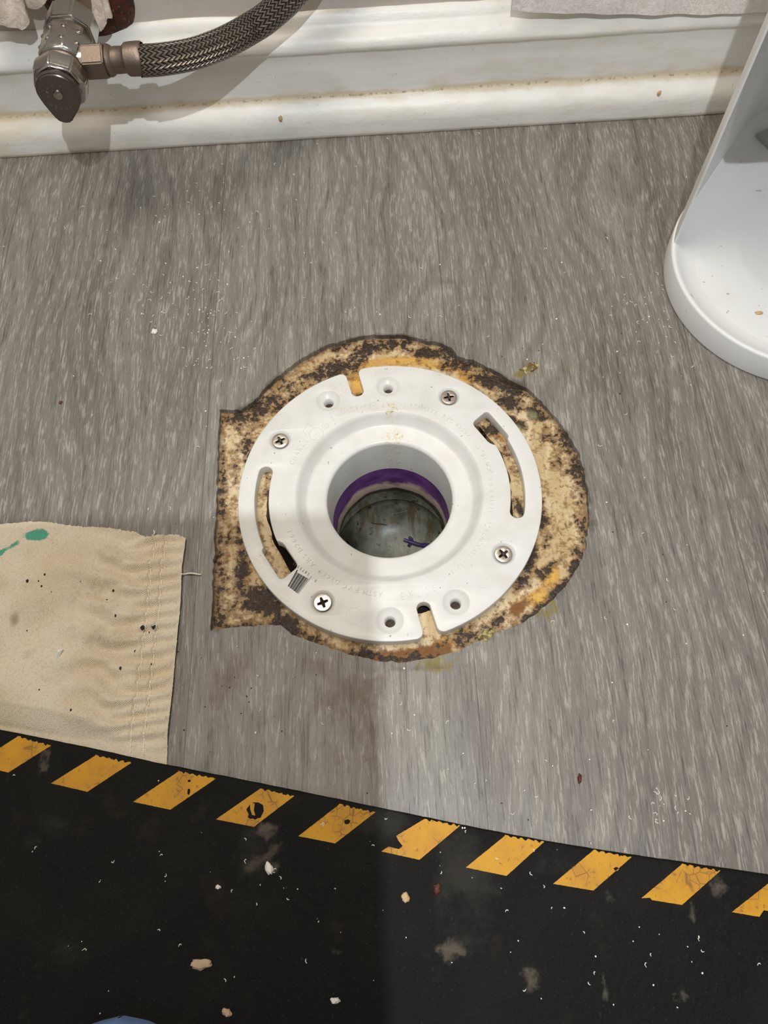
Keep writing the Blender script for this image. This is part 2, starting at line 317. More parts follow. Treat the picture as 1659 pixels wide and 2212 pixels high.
# ------------------------------------------------------------------ wall and baseboard
wm = Mat('painted_wall', rough=.6); P = wm.obj()
a = wm.noise(P, 14, 4, .6); bn = wm.noise(P, 260, 3, .6)
wm.color(wm.mix(wm.ramp(a, .35, .7), (206, 198, 190), (194, 184, 172))); wm.bump(wm.math('ADD', bn, wm.math('MULTIPLY', a, 3)), .0006, .4)
MBw = MB(); MBw.prism([(-430, WALLY), (430, WALLY), (430, WALLY+12), (-430, WALLY+12)], -5, 420); MBw.build('wall_back', wm.m)
tag(bpy.data.objects['wall_back'], 'pale painted wall above the white baseboard', 'wall', kind='structure')
prof = [(0.3,0.4,0),(0,1.5,0),(0,6,0),(-.2,11,0),(.2,15,0),(1.2,18,0),(3.2,21,0),(6,23.5,.1),(8.6,25.4,.6),(10,27,1),(10.6,28.4,.8),(10.3,32,.2),(10,40,0),(10,50,0),(10,58,0),(9.2,60,.15),(7.6,61.2,.1),(6.6,63,0),(6.6,65,0),(7.8,67.5,0),(10,70,0),(12.5,71.8,0),(15,73.2,0),(16.5,75.5,0),(18,78.5,0),(20,80.5,.2),(22.5,81.2,.5)]
bv = []; bf = []; NX = 260; gr = []
for i in range(NX+1):
    x = -430+860*i/NX
    for k, (o_, z_, g) in enumerate(prof):
        w = noise.noise(Vector((x*.012, z_*.05, 1)))*.8 + noise.noise(Vector((x*.09, z_*.3, 5)))*.22
        bot_w = .8*noise.noise(Vector((x*.02, 0, 8))) if k == len(prof)-1 else 0
        bv.append((x, BASEY+o_+w, z_+noise.noise(Vector((x*.05, z_*.2, 12)))*(.5 if 0 < k else 0)+bot_w*2))
        gr.append(g)
n = len(prof)
for i in range(NX):
    for k in range(n-1): bf.append((i*n+k, (i+1)*n+k, (i+1)*n+k+1, i*n+k+1))
bme = mesh(bv, bf); aa = bme.attributes.new('crease', 'FLOAT', 'POINT'); aa.data.foreach_set('value', gr)
bm_ = Mat('old_white_gloss_paint', rough=.38); P = bm_.obj(); X, Y, Z = bm_.sep(P)
n1 = bm_.noise(bm_.mapv(P, (30, 30, 90)), 1, 4, .6); n2 = bm_.noise(P, 350, 3, .6); n3 = bm_.noise(bm_.mapv(P, (9, 9, 60), (2, 0, 0)), 1, 3, .55)
b = bm_.mix(bm_.ramp(n1, .4, .75), (246, 246, 242), (238, 235, 226))
g = bm_.math('ADD', bm_.attr('crease'), bm_.math('MULTIPLY', bm_.math('SUBTRACT', n1, .45), 1.3))
b = bm_.mix(bm_.math('MULTIPLY', bm_.ramp(g, .25, .9), .55), b, (202, 176, 120))
g2 = bm_.math('MULTIPLY', bm_.ramp(bm_.attr('crease'), .8, 1.0), bm_.ramp(n2, .5, .62))
b = bm_.mix(bm_.math('MULTIPLY', g2, .6), b, (120, 92, 60))
left = bm_.math('MULTIPLY', bm_.ramp(X, -.12, -.26), bm_.ramp(n3, .38, .62))
left = bm_.math('MULTIPLY', left, bm_.ramp(Z, .034, .022))
b = bm_.mix(bm_.math('MULTIPLY', left, .45), b, (214, 196, 148))
b = bm_.mix(bm_.math('MULTIPLY', bm_.ramp(n2, .68, .75), .4), b, (150, 140, 122))
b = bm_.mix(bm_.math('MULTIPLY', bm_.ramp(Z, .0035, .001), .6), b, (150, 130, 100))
bm_.color(b); bm_.bump(bm_.math('ADD', bm_.math('MULTIPLY', n1, 2.0), bm_.math('MULTIPLY', n2, .3)), .0006, .5)
o = link('baseboard_back', bme, bm_.m, smooth=True); tag(o, 'thickly painted white moulded baseboard with yellowed grime in its groove', 'baseboard', kind='structure')
# ------------------------------------------------------------------ closet flange
pv = Mat('white_pvc', (236, 236, 232), .33, spec=.45); P = pv.obj()
n1 = pv.noise(P, 700, 3, .6); n2 = pv.noise(P, 60, 3, .5); X, Y, Z = pv.sep(P)
b = pv.mix(pv.ramp(n2, .4, .7), (228, 228, 225), (220, 219, 213))
def near(m, P, px, py, z, rx, ry):
    c = at(px, py, z)*S; mp = m.mapv(P, (1/(rx*S), 1/(ry*S), 0), (-c.x/(rx*S), -c.y/(ry*S), 0))
    l = m.n('ShaderNodeVectorMath'); l.operation = 'LENGTH'; m.t.links.new(mp, l.inputs[0]); return m.ramp(l.outputs['Value'], 1.0, .3)
dirt = pv.noise(P, 480, 4, .7)
for px, py, z, rx, ry, k in ((848,945,-4,9,7,1.0),(848,895,2,6,5,.9),(845,876,4,7,3,.9),(780,880,4,40,3,.25)):
    msk = pv.math('MULTIPLY', near(pv, P, px, py, z, rx, ry), pv.ramp(dirt, .46, .56))
    b = pv.mix(pv.math('MULTIPLY', msk, k*.75), b, (214, 200, 150))
    msk = pv.math('MULTIPLY', near(pv, P, px, py, z, rx, ry), pv.ramp(dirt, .6, .66))
    b = pv.mix(pv.math('MULTIPLY', msk, k), b, (104, 84, 44))
for px, py, z, rx, ry in ((735,840,4,9,10),(610,1300,4,10,12),(925,1330,4,8,12),(560,1210,4,6,14)):
    b = pv.mix(pv.math('MULTIPLY', near(pv, P, px, py, z, rx, ry), pv.math('MULTIPLY', pv.ramp(n1, .4, .7), .5)), b, (206, 202, 160))
b = pv.mix(pv.math('MULTIPLY', pv.ramp(pv.noise(P, 330, 2, .5), .73, .76), .7), b, (120, 110, 96))
pv.color(b); pv.bump(n1, .00006, .5)
TOP, BOT = 4.0, -4.0
fl_ = root('toilet_flange', (0, 0, BOT)); tag(fl_, 'white plastic toilet flange screwed over the round drain hole', 'toilet flange')
def pol(r, a): return (r*math.cos(math.radians(a)), r*math.sin(math.radians(a)))
def arc(r, a0, a1, st=2.0):
    n = max(2, int(abs(a1-a0)/st)+1); return [pol(r, a0+(a1-a0)*i/(n-1)) for i in range(n)]
def rounded(pts, r, n=5):
    out = []; N = len(pts)
    for i in range(N):
        p = Vector(pts[i]); a = (Vector(pts[i-1])-p); c = (Vector(pts[(i+1) % N])-p)
        ra = min(r, a.length*.45, c.length*.45); A = p+a.normalized()*ra; Cc = p+c.normalized()*ra
        for k in range(n+1):
            t = k/n; out.append(tuple((A*(1-t)**2+p*2*t*(1-t)+Cc*t*t)))
    return out
def dedup(l): return [p for i, p in enumerate(l) if (Vector(p)-Vector(l[i-1])).length > .15]
R = 89.0
def notch(a):                              # U-shaped notch cut in from the rim at angle a
    d = Vector(pol(1, a)); t = Vector((-d.y, d.x)); w = 3.9; out = []
    def rimc(s_):                          # rounded corner
        p0 = d*(R-.3)+t*s_*(w+4.2); p1 = d*(R-.6)+t*s_*w; p2 = d*(R-4.6)+t*s_*w
        return [tuple(p0*(1-k/5)**2+p1*2*(k/5)*(1-k/5)+p2*(k/5)**2) for k in range(6)]
    out += rimc(-1); c = d*73.4
    for k in range(1, 12): w_ = math.pi*k/12; out.append(tuple(c - t*w*math.cos(w_) - d*w*math.sin(w_)))
    out += rimc(1)[::-1]; return out
NA1, NA2 = 103.4, -77.2
hw = math.degrees(math.asin(8.4/R))
outer = arc(R, NA2+hw, NA1-hw, 2.5) + notch(NA1) + arc(R, NA1+hw, 360+NA2-hw, 2.5) + notch(NA2)
# slots: key-hole arc slot, the left one is the right one turned by 180 degrees
slotR = [pol(71, 22.4)]
ends = [pol(75.1+4.1*math.cos(w), -12.4) if 0 else None for w in ()]
def slot(off):
    o_ = [pol(79.2, a+off) for a in np.linspace(-12.6, 22.5, 16)]
    o_ += rounded([pol(79.2, 23.3+off), pol(81.0, 24.8+off), pol(81.2, 39.9+off), pol(68.2, 39.9+off), pol(68.2, 25.6+off), pol(71, 22.8+off)], 3.0)[3:-3]
    o_ += [pol(71, a+off) for a in np.linspace(21.5, -12.6, 16)]
    c = Vector(pol(75.1, -12.6+off)); d = Vector(pol(1, off-12.6)); t = Vector((-d.y, d.x))
    for k in range(1, 10): w = math.pi*k/10; o_.append(tuple(c-d*4.1*math.cos(w)-t*4.1*math.sin(w)))
    return dedup(o_)
DISH = [(74.0, 118.5, 0), (73.3, 88.2, 0), (76.8, -63.7, 0), (77.3, -91.9, 0), (75.6, 149.2, 1), (74.8, 57.9, 1), (75.5, -33.7, 1), (76.1, -121.0, 1)]
DR = 7.3
loops = [dedup(outer), arc(55, 0, 357.2, 2.8), slot(0), slot(180-.5)]
for r, a, s_ in DISH:
    c = pol(r, a); rr = DR if not s_ else 6.6; loops.append([(c[0]+rr*math.cos(w), c[1]+rr*math.sin(w)) for w in [2*math.pi*k/36 for k in range(36)]])
pm = plate(loops, BOT, TOP, .55, 2)
link('flange_plate', pm, pv.m, fl_, True, 50)
for r, a, s_ in DISH:                      # countersunk dishes
    q = MB()
    c = pol(r, a); rr = (DR if not s_ else 6.6)+.5
    q.lathe([(rr, TOP-.55), (rr-.6, TOP-.15), (rr-1.3, TOP-.7), (5.2, TOP-1.9), (3.6, TOP-2.5), (3.15, TOP-2.9), (2.7, BOT+1), (2.7, BOT)], 36, Matrix.Translation((c[0], c[1], 0)))
    q.build('screw_dish', pv.m, fl_, True, 60)
q = MB()                                   # recessed seat and hub
q.lathe([(55.6, TOP-.6), (54.9, TOP-.15), (54.2, TOP-.6), (53.2, TOP-2), (50.4, TOP-6.4), (49.4, TOP-7.2), (48.4, TOP-7.5), (40, TOP-8.0), (38.6, TOP-8.3), (37.6, TOP-9.2), (37.4, TOP-10.5), (37.2, -36), (37.1, -37.5), (38.2, -38), (42, -37), (45, -5), (52, -4.5), (56, BOT)], 128)
q.build('hub', pv.m, fl_, True, 50)
# raised lettering, all reading clockwise with the tops outwards
q = MB()
def word(txt, p0, p1, size=4.0, h=.38, rad=None, z=TOP-.02):
    A = at(*p0, TOP); B = at(*p1, TOP); a0 = math.degrees(math.atan2(A.y, A.x)); a1 = math.degrees(math.atan2(B.y, B.x))
    while a1 > a0: a1 -= 360
    r0 = rad or A.xy.length; r1 = rad or B.xy.length
    for i, ch in enumerate(txt):
        t = i/max(1, len(txt)-1); a = a0+(a1-a0)*t; r = r0+(r1-r0)*t; x, y = pol(r, a)
        put_glyph(q, ch, (x, y), (math.sin(math.radians(a)), -math.cos(math.radians(a))), size, h, z, .85)
word('CHARLI', (636,1001), (669,957.5), 4.2, rad=62)
word('3"WHITE-PVC', (722,909), (809,881), 4.0, rad=61.5)
word('4"', (838,878), (850,877), 4.0, rad=61.5)
word('4"WHITE PVC', (886,882), (971,914), 4.0, rad=61)
word('43527', (984,920), (1009,943), 3.6, rad=61)
word('3"BLACK', (1026,971), (1056,1018), 3.8, rad=61)
word('ABS', (1060,1035), (1062,1060), 3.6, rad=60)
word('43535', (1062,1072), (1060,1105), 3.4, rad=60)
word('4"BLACK', (1056,1128), (1030,1178), 3.8, rad=61)
word('ABS 43538', (1024,1186), (975,1233), 3.8, rad=61)
word('907x3', (938,1268), (868,1281), 6.2, rad=64)
word('ASTM', (822,1277), (790,1272), 4.2, rad=62.5)
word('PVC', (772,1272), (746,1262), 4.2, rad=62.5)
word('D2665', (730,1253), (695,1231), 4.2, rad=62)
word('ABS', (678,1216), (661,1198), 4.2, rad=62)
word('D2661', (652,1184), (630,1146), 4.2, rad=62)
def ringmark(px, py, r, w=.35):
    c = at(px, py, TOP); q.lathe([(r-w, TOP-.02), (r-w*.6, TOP+.14), (r+w*.6, TOP+.14), (r+w, TOP-.02)], 40, Matrix.Translation((c.x, c.y, 0)))
ringmark(905, 838, 4.6, .25); ringmark(765, 1330, 4.6, .25); ringmark(1045, 1252, 4.6, .25); ringmark(703, 920, 1.9); ringmark(683, 937, 4.3, .3)
c = at(703, 920, TOP); put_glyph(q, 'R', (c.x, c.y), (.8, .6), 2.6, .2, TOP-.02)
c = at(683, 937, TOP); [put_glyph(q, ch, (c.x+dx, c.y+dx*.75), (.8, .6), 2.3, .2, TOP-.02) for ch, dx in zip('nsf', (-1.6, 0, 1.5))]
for px0, py0, px1, py1 in ((654,931,667,913), (667,913,676,924), (654,931,662,941)):
    A = at(px0, py0, TOP); B = at(px1, py1, TOP); q.sweep([A, B], .22, 6)
q.build('raised_lettering', pv.m, fl_)
ink = Mat('black_ink', (14, 13, 12), .5); q = MB()
A = at(641.5, 1230.5, TOP); C = at(677.5, 1249.2, TOP); B = at(621.5, 1266, TOP); D = at(648, 1286, TOP)
def bc(u, v): return (A*(1-u)*(1-v)+C*u*(1-v)+B*(1-u)*v+D*u*v)
u = 0.0; pat = [3,1,1,1,1,2,3,1,3,2,2,1,2,1,1,1,1,1,4,1,1,1,1,1,2,1,2,2,2,1,1,1]; tot = sum(pat)+9
for i in range(0, len(pat)-1, 2):
    w, g_ = pat[i], pat[i+1]; v0 = 0.0 if (i < 2 or u > .78) else .13
    if u > .78: v0 = -.04
    a_, b_ = bc(u, v0), bc(u+w/tot*1.2, v0); c_, d_ = bc(u+w/tot*1.2, 1.0), bc(u, 1.0)
    q.add([(p.x, p.y, TOP+.03) for p in (a_, b_, c_, d_)] + [(p.x, p.y, TOP+.06) for p in (a_, b_, c_, d_)], [(0,1,2,3), (4,7,6,5), (0,4,5,1), (1,5,6,2), (2,6,7,3), (3,7,4,0)])
    u += (w+g_)/tot * (1.6 if u > .72 and u < .8 else 1)
xd = (A-C).to_2d().normalized()
for ch, (gx, gy) in zip('03875343', ((681.8,1254.8),(666.5,1240.8),(661,1236.5),(655.5,1232.5),(650,1228.5),(644.8,1225),(639,1220.5),(635.5,1217))):
    p = at(gx, gy, TOP); put_glyph(q, ch, (p.x, p.y), xd, 2.5, .03, TOP+.03, .8)
q.build('barcode_print', ink.m, fl_); bpy.data.objects['barcode_print']['label'] = 'black printed barcode and digits'
# ------------------------------------------------------------------ screws
scm = Mat('zinc_screw', (196, 186, 176), .32, 1.0); P = scm.obj(); scm.bump(scm.noise(P, 900, 3), .00004, .6)
dkm = Mat('screw_recess', (52, 46, 42), .45, .7)
def cross(w, l, fl2):
    pts = []
    for k in range(4):
        a = k*math.pi/2; c_, s_ = math.cos(a), math.sin(a)
        for x, y in ((w, w), (w*.8, l*.6), (fl2, l), (-fl2, l), (-w*.8, l*.6), ): pts.append((x*c_-y*s_, x*s_+y*c_))
    return pts
SLAB = ['upper left of the white flange', 'upper right of the white flange', 'lower right of the white flange', 'lower left of the flange, beside the barcode']
first = None
for k, ((r, a, s_), rz) in enumerate(zip(DISH[4:], (25, 8, 35, 20))):
    c = pol(r, a)
    if first is None:
        t = first = root('flange_screw', (c[0], c[1], TOP-2))
        R5 = 5.0
        me = plate([[(R5*math.cos(w), R5*math.sin(w)) for w in [2*math.pi*i/48 for i in range(48)]], cross(.75, 3.0, .5)[::-1]], 0.7, 1.9, .28, 2)
        h = link('screw_head', me, scm.m, None, True, 40); h.parent = t
        q = MB(); q.lathe([(3.3, .75), (2.0, .2), (.6, -.5), (.01, -.6)], 24); rc = q.build('phillips_recess', dkm.m, None, True); rc.parent = h
        q = MB(); q.lathe([(4.9, 1.1), (4.0, .3), (2.5, -1.2), (2.3, -2), (2.3, -12)], 32); sh = q.build('shank', scm.m, None, True); sh.parent = t
    else:
        t = first.copy(); COL.objects.link(t); t.location = Vector((c[0], c[1], TOP-2))*S
        for ch in first.children:
            cc = ch.copy(); COL.objects.link(cc); cc.parent = t
            for g_ in ch.children: gg = g_.copy(); COL.objects.link(gg); gg.parent = cc
    t.rotation_euler = (0, 0, math.radians(rz)); tag(t, 'flat-head screw at the '+SLAB[k], 'screw', 'screws holding the flange')
# ------------------------------------------------------------------ drain pipe with purple primer
pr = Mat('primer_stained_pipe', rough=.3); P = pr.obj(); X, Y, Z = pr.sep(P)
n1 = pr.noise(pr.mapv(P, (70, 70, 110)), 1, 4, .6); zz = pr.math('ADD', Z, pr.math('MULTIPLY', n1, .016))
b = pr.mix(pr.ramp(n1, .35, .7), (124, 66, 148), (84, 40, 110))
b = pr.mix(pr.ramp(zz, -.0455, -.0505), b, (220, 198, 178))
pr.color(b); pr.bump(n1, .001, .6)
gp = Mat('dirty_grey_pipe', rough=.35); P = gp.obj()
n1 = gp.noise(P, 45, 5, .65); n2 = gp.noise(P, 170, 5, .65); n3 = gp.noise(gp.mapv(P, (160, 40, 40)), 1, 4, .6)
b = gp.mix(gp.ramp(n1, .35, .65), (132, 136, 122), (84, 84, 68)); b = gp.mix(gp.math('MULTIPLY', gp.ramp(n3, .48, .64), .75), b, (96, 76, 48))
b = gp.mix(gp.math('MULTIPLY', gp.ramp(n2, .57, .66), .85), b, (36, 30, 20)); gp.color(b); gp.bump(n1, .0006, .5)
dp = root('drain_pipe', (0, 0, -110)); tag(dp, 'old drain pipe below the flange with purple primer inside its rim', 'drain pipe')
q = MB(); seg = 128; v = []; f = []; pp = [(37.6, -36.5), (37.6, -39), (37.0, -46), (36.4, -56), (35.6, -63), (36.4, -66), (40, -67)]
for k in range(seg):
    a = 2*math.pi*k/seg
    for i, (r, z) in enumerate(pp):
        w = noise.noise(Vector((math.cos(a)*3, math.sin(a)*3, i*.7)))*(1.0 if 1 < i < 5 else 0) ; wz = noise.noise(Vector((math.cos(a)*5, math.sin(a)*5, 4)))*1.6 if i > 3 else 0
        v.append(((r+w*.6)*math.cos(a), (r+w*.6)*math.sin(a), z+wz))
for k in range(seg):
    for i in range(len(pp)-1): f.append((k*len(pp)+i, ((k+1) % seg)*len(pp)+i, ((k+1) % seg)*len(pp)+i+1, k*len(pp)+i+1))
q.add(v, f); q.build('primed_socket', pr.m, dp, True); bpy.data.objects['primed_socket']['label'] = 'ring stained with purple primer'
q = MB(); q.lathe([(40, -66), (42.5, -70), (43, -84), (41.5, -92), (40.6, -93), (42, -94.5), (41, -104), (34, -113), (20, -117.5), (.05, -118.5)], 96)
q.build('elbow', gp.m, dp, True, 50); bpy.data.objects['elbow']['label'] = 'dirty grey inner bend of the pipe'
q = MB()                                  # moulded joint line crossing the bend
pts = [at(755, 1101, -103), at(790, 1108, -108), at(830, 1111, -111), at(870, 1106, -109), at(900, 1097, -104)]
q.sweep(bez(pts, 6), 1.0, 8); q.build('joint_ridge', gp.m, dp, True)
pd = Mat('purple_primer_drip', (58, 38, 92), .4); q = MB()
pts = [at(872, 1166, -115.5), at(890, 1172, -116), at(910, 1178, -115.5), at(940, 1180, -112.6)]
q.sweep(bez([p + Vector((0, 0, .6)) for p in pts], 6), [1.2]*4+[1.5]*9+[1.8]*6, 8)
q.sweep(bez([at(884, 1160, -115.6), at(890, 1168, -116), at(882, 1180, -116)], 5), 1.1, 8)
q.build('primer_drip', pd.m, dp, True); bpy.data.objects['primer_drip']['label'] = 'purple primer drip'
hm = Mat('dark_hair', (40, 26, 18), .5)
q = MB(); q.sweep(bez([at(787, 1111, -110), at(793, 1122, -112), at(805, 1130, -112), at(822, 1132, -112), at(836, 1134, -112)], 5), .25, 6)
tag(q.build('hair_strand', hm.m), 'dark curved hair lying inside the drain pipe', 'hair')
# ------------------------------------------------------------------ canvas drop cloth
T_PX = [(-200,1128),(-60,1132),(0,1134.7),(17,1132.7),(60,1135),(116,1137.6),(200,1144.8),(260,1149),(298,1155),(321,1163.6),(331,1167),(337,1157),(359,1158),(376,1156.5),(401,1162)]
R_PX = [(401,1162),(401,1170),(393.5,1224),(390.6,1302),(382,1389),(373,1490),(363,1577),(359,1648),(352,1700)]
tw = [at(x, y, 1.5) for x, y in T_PX]; rw = [at(x, y, 1.5) for x, y in R_PX]
ty = lambda x: float(np.interp(x, [p.x for p in tw], [p.y for p in tw]))
rx = lambda y: float(np.interp(-y, [-p.y for p in rw], [p.x for p in rw]))
NU, NV = 330, 220; cv = []; cf = []; cuv = []
x0c = tw[0].x
def gauss(t, w): return math.exp(-(t/w)**2)
for j in range(NV+1):
    for i in range(NU+1):
        u, w = 1-(1-i/NU)**1.7, j/NV
        yb = -185.0; xr_ = tw[-1].x
        x = x0c+(xr_-x0c)*u; y0 = ty(x); y = y0+(yb-y0)*w
        x = x0c+(rx(y)-x0c)*u
        d = rx(y)-x                        # distance from hem edge
        h = 1.6
        pk = math.sin(y*.85+d*.10+2.6*noise.noise(Vector((y*.04, d*.04, 2)))) * math.exp(-((d-15)/17)**2)*.6
        h += 1.3*pk*(1 if d > 2 else d/2)
        h += 1.0*math.sin(y*.40-d*.12+noise.noise(Vector((x*.04, y*.04, 0)))*3)*math.exp(-((d-36)/20)**2)
        h += (1-math.exp(-d/45))*(3.4*noise.noise(Vector(((x+y*.8)*.008, (y-x*.55)*.028, 4)))+2.2)
        h += 1.5*gauss((y-(ty(x)-24-10*math.sin(x*.02))), 7)*(1-math.exp(-d/40))
        h += 1.0*noise.noise(Vector((x*.05, y*.06, 7)))*(1-math.exp(-d/30))
        h = 1.6+(h-1.6)*2.3
        sl = max(gauss(d-float(np.interp(-y, [22, 150], [11.5, 12.5])), .8), gauss(d-float(np.interp(-y, [22, 150], [17.5, 19.5])), .8)); h -= 1.6*sl   # stitched lines pull the hem down
        h += .45*(1 if d < 22 else 0)
        ed = float(np.interp(x, [-220, 175], [-123.5, -208.5])); ex = y-ed-2       # dips under the mat edge
        h += 3.0*gauss(ex-20, 8)*(1-math.exp(-d/60))
        h *= min(1, max(0, ex/12)**.8) if ex > 0 else 0
        h = max(h, .5)
        fz = .3*noise.noise(Vector((x*.8, y*.8, 1))) if (j == 0 or i == NU) else 0
        cv.append((x+fz, y+fz*(2 if j == 0 else 1), h)); cuv.append((d, y))
for j in range(NV):
    for i in range(NU): a = j*(NU+1)+i; cf.append((a, a+NU+1, a+NU+2, a+1))
cme = mesh(cv, cf); aa = cme.attributes.new('edge', 'FLOAT', 'POINT'); aa.data.foreach_set('value', [c[0] for c in cuv])
splats(cme, 'green', [(92,1166,8,3.2,6,1.0),(14,1202,14,2.0,28,.6)]); splats(cme, 'dirt', [(45,1345,3,4,0,.55),(70,1270,10,8,0,.3),(230,1290,28,20,0,.3),(150,1480,30,10,-20,.25),(60,1420,10,4,0,.4),(240,1370,22,12,0,.4),(100,1300,40,20,0,.2),(260,1230,20,20,0,.25)])
cm_ = Mat('cream_canvas', rough=.95, spec=.15); P = cm_.obj()
tw1 = cm_.math('SINE', cm_.math('MULTIPLY', cm_.math('ADD', cm_.sep(P)[0], cm_.math('MULTIPLY', cm_.sep(P)[1], -1.6)), 5200))
n1 = cm_.noise(P, 25, 4, .6); n2 = cm_.noise(P, 900, 3, .7)
b = cm_.mix(cm_.ramp(n1, .35, .7), (248, 236, 214), (236, 220, 190)); b = cm_.mix(cm_.math('MULTIPLY', cm_.ramp(n2, .5, .7), .35), b, (172, 150, 116))
b = cm_.mix(cm_.math('MULTIPLY', cm_.ramp(tw1, .1, .9), .10), b, (150, 128, 98))
b = stain(cm_, b, 'dirt', (138, 112, 74), .6, cm_.noise(P, 80, 4, .6), .2, .8); b = stain(cm_, b, 'green', (84, 176, 146), .95, cm_.noise(P, 200, 3, .6), .25, .5)
cm_.color(b); cm_.bump(cm_.math('ADD', cm_.math('MULTIPLY', tw1, .3), cm_.math('MULTIPLY', n2, 1.4)), .00035, .9)
dc = link('drop_cloth', cme, cm_.m, None, True); tag(dc, 'cream canvas drop cloth with green paint spots and a stitched hem, left of the flange', 'drop cloth')
th = Mat('cotton_thread', (250, 244, 228), .9)
def onc(px, py, dz=.3):
    p = at(px, py, 2.5); best = min(cv, key=lambda c: (c[0]-p.x)**2+(c[1]-p.y)**2); p.z = best[2]+dz; return p
ca_ = np.array(cv)
def onw(x, y, dz):
    k = int(((ca_[:, 0]-x)**2+(ca_[:, 1]-y)**2).argmin()); return Vector((x, y, cv[k][2]+dz))
for d0, d1 in ((11.5, 12.5), (17.5, 19.5)):
    q = MB(); yy = -23.5
    while yy > -142:
        dd = d0+(d1-d0)*(-yy-22)/128; y2 = yy-2.5; q.sweep([onw(rx(yy)-dd+random.uniform(-.15, .15), yy, .15), onw(rx(yy-1.2)-dd, yy-1.2, .5), onw(rx(y2)-dd, y2, .15)], .3, 6); yy -= 3.3
    q.build('hem_stitching', th.m, dc)
q = MB(); q.sweep(bez([onc(392, 1240), at(400, 1240, 1), at(412, 1238, 2), at(425, 1240, 1.5), at(434, 1241, 1)], 5), .4, 6)
q.build('loose_thread', th.m, dc); q = MB(); q.sweep(bez([onc(332, 1160), at(334, 1152, 1.5), at(332, 1146, 1)], 4), .35, 6); q.build('loose_thread', th.m, dc)
# ------------------------------------------------------------------ rubber mat with hazard stripes
mt = Mat('black_rubber_mat', rough=.7, spec=.2); P = mt.obj()
n1 = mt.noise(P, 30, 5, .6); n2 = mt.noise(P, 500, 3, .6); n3 = mt.noise(P, 9, 3, .5)
b = mt.mix(mt.ramp(n1, .4, .75), (11, 10, 8), (20, 19, 16)); b = mt.mix(mt.math('MULTIPLY', mt.ramp(n2, .62, .75), .3), b, (72, 70, 66))
b = stain(mt, b, 'dust', (104, 95, 84), .75, mt.noise(P, 160, 5, .7), .35, .75); b = stain(mt, b, 'scuff', (56, 56, 52), .6, mt.noise(P, 60, 5, .7), .3, .8)
b = mt.mix(mt.math('MULTIPLY', mt.ramp(mt.noise(P, 1400, 2, .7), .62, .74), .3), b, (84, 80, 70)); b = mt.mix(mt.math('MULTIPLY', mt.ramp(mt.noise(P, 38, 4, .6), .58, .72), .4), b, (48, 38, 28))
mt.color(b); mt.bump(mt.math('ADD', n2, mt.math('MULTIPLY', mt.vor(P, 260), .6)), .0004, .6)
E_PX = [(-260,1525),(0,1575.5),(180,1612),(363,1652),(600,1699),(860,1753),(1060,1794),(1266,1831),(1460,1860),(1659,1889),(1950,1930)]
MZ = 4.0
ew = [at(x, y, MZ) for x, y in E_PX]; ew = bez([(p.x, p.y, 0) for p in ew], 12)
vv = []; ff = []; xs = [p.x for p in ew]; ys = [p.y for p in ew]
NXm, NYm = len(ew), 70
for i, p in enumerate(ew):
    jx = .25*noise.noise(Vector((p.x*.4, 0, 3)))
    for k, (dy, z) in enumerate(((.2, .1), (0, .9), (0, MZ-.9), (-.3, MZ-.3), (-.9, MZ))): vv.append((p.x, p.y+dy+jx, z))
    for j in range(NYm):
        t = (j+1)/NYm; y = p.y-.9+(-470-(p.y-.9))*t; vv.append((p.x, y, MZ+.12*noise.noise(Vector((p.x*.05, y*.05, 6)))))
n = 5+NYm
for i in range(len(ew)-1):
    for k in range(n-1): ff.append((i*n+k, (i+1)*n+k, (i+1)*n+k+1, i*n+k+1)[::-1])
mme = mesh(vv, ff)
splats(mme, 'dust', [(575,1795,8,5,0,.8),(592,1830,3,8,0,.7),(560,1860,10,5,30,.6),(590,1870,4,6,0,.7),(640,1800,5,3,0,.5),(1000,1760,8,5,0,.6),(105,1640,4,9,0,.7),(1545,1915,6,7,0,.55),(1540,2060,5,3,0,.3),(980,2050,9,6,20,.7),(950,2045,4,4,0,.6),(1150,2110,7,8,0,.6),(1300,2160,2.5,18,-10,.55),(1490,1970,2.5,9,10,.6),(1395,2020,2,8,0,.5),(1310,1935,4,4,0,.6),(1470,2145,10,6,0,.35),(730,2050,6,5,0,.3)])
splats(mme, 'scuff', [(1010,1880,26,16,0,.7),(990,1830,16,12,0,.6),(560,1850,22,18,0,.5),(820,1780,18,10,0,.6),(100,1800,16,12,0,.5),(150,2050,12,10,0,.35),(560,2000,22,12,0,.35),(1550,2010,24,14,0,.4),(1200,1880,18,12,0,.4),(720,1930,20,12,0,.35),(1000,1970,20,24,0,.5),(930,2100,24,20,0,.35),(1300,1960,20,12,0,.3)])
mo = link('rubber_mat', mme, mt.m, None, True, 40); tag(mo, 'worn black rubber mat with yellow hazard stripes along its edge, in the foreground', 'mat')
yl = Mat('yellow_stripe_paint', rough=.6); P = yl.obj(); n1 = yl.noise(P, 420, 4, .6); n2 = yl.noise(P, 60, 3, .6)
b = yl.mix(yl.ramp(n2, .35, .7), (208, 150, 8), (188, 132, 24)); b = yl.mix(yl.math('MULTIPLY', yl.ramp(n1, .6, .68), .6), b, (120, 80, 24))
ck = yl.vor(yl.mapv(P, (1, 1, .01)), 190, 'DISTANCE_TO_EDGE'); b = yl.mix(yl.math('MULTIPLY', yl.math('MULTIPLY', yl.ramp(ck, .05, .01), yl.ramp(n2, .5, .6)), .6), b, (96, 62, 22))
yl.color(b); yl.bump(n1, .0002, .6)
c8 = lambda x, y: (x/1.929, 1560+y/1.929)
c9 = lambda x, y: (800+x/1.931, 1500+y/1.931)
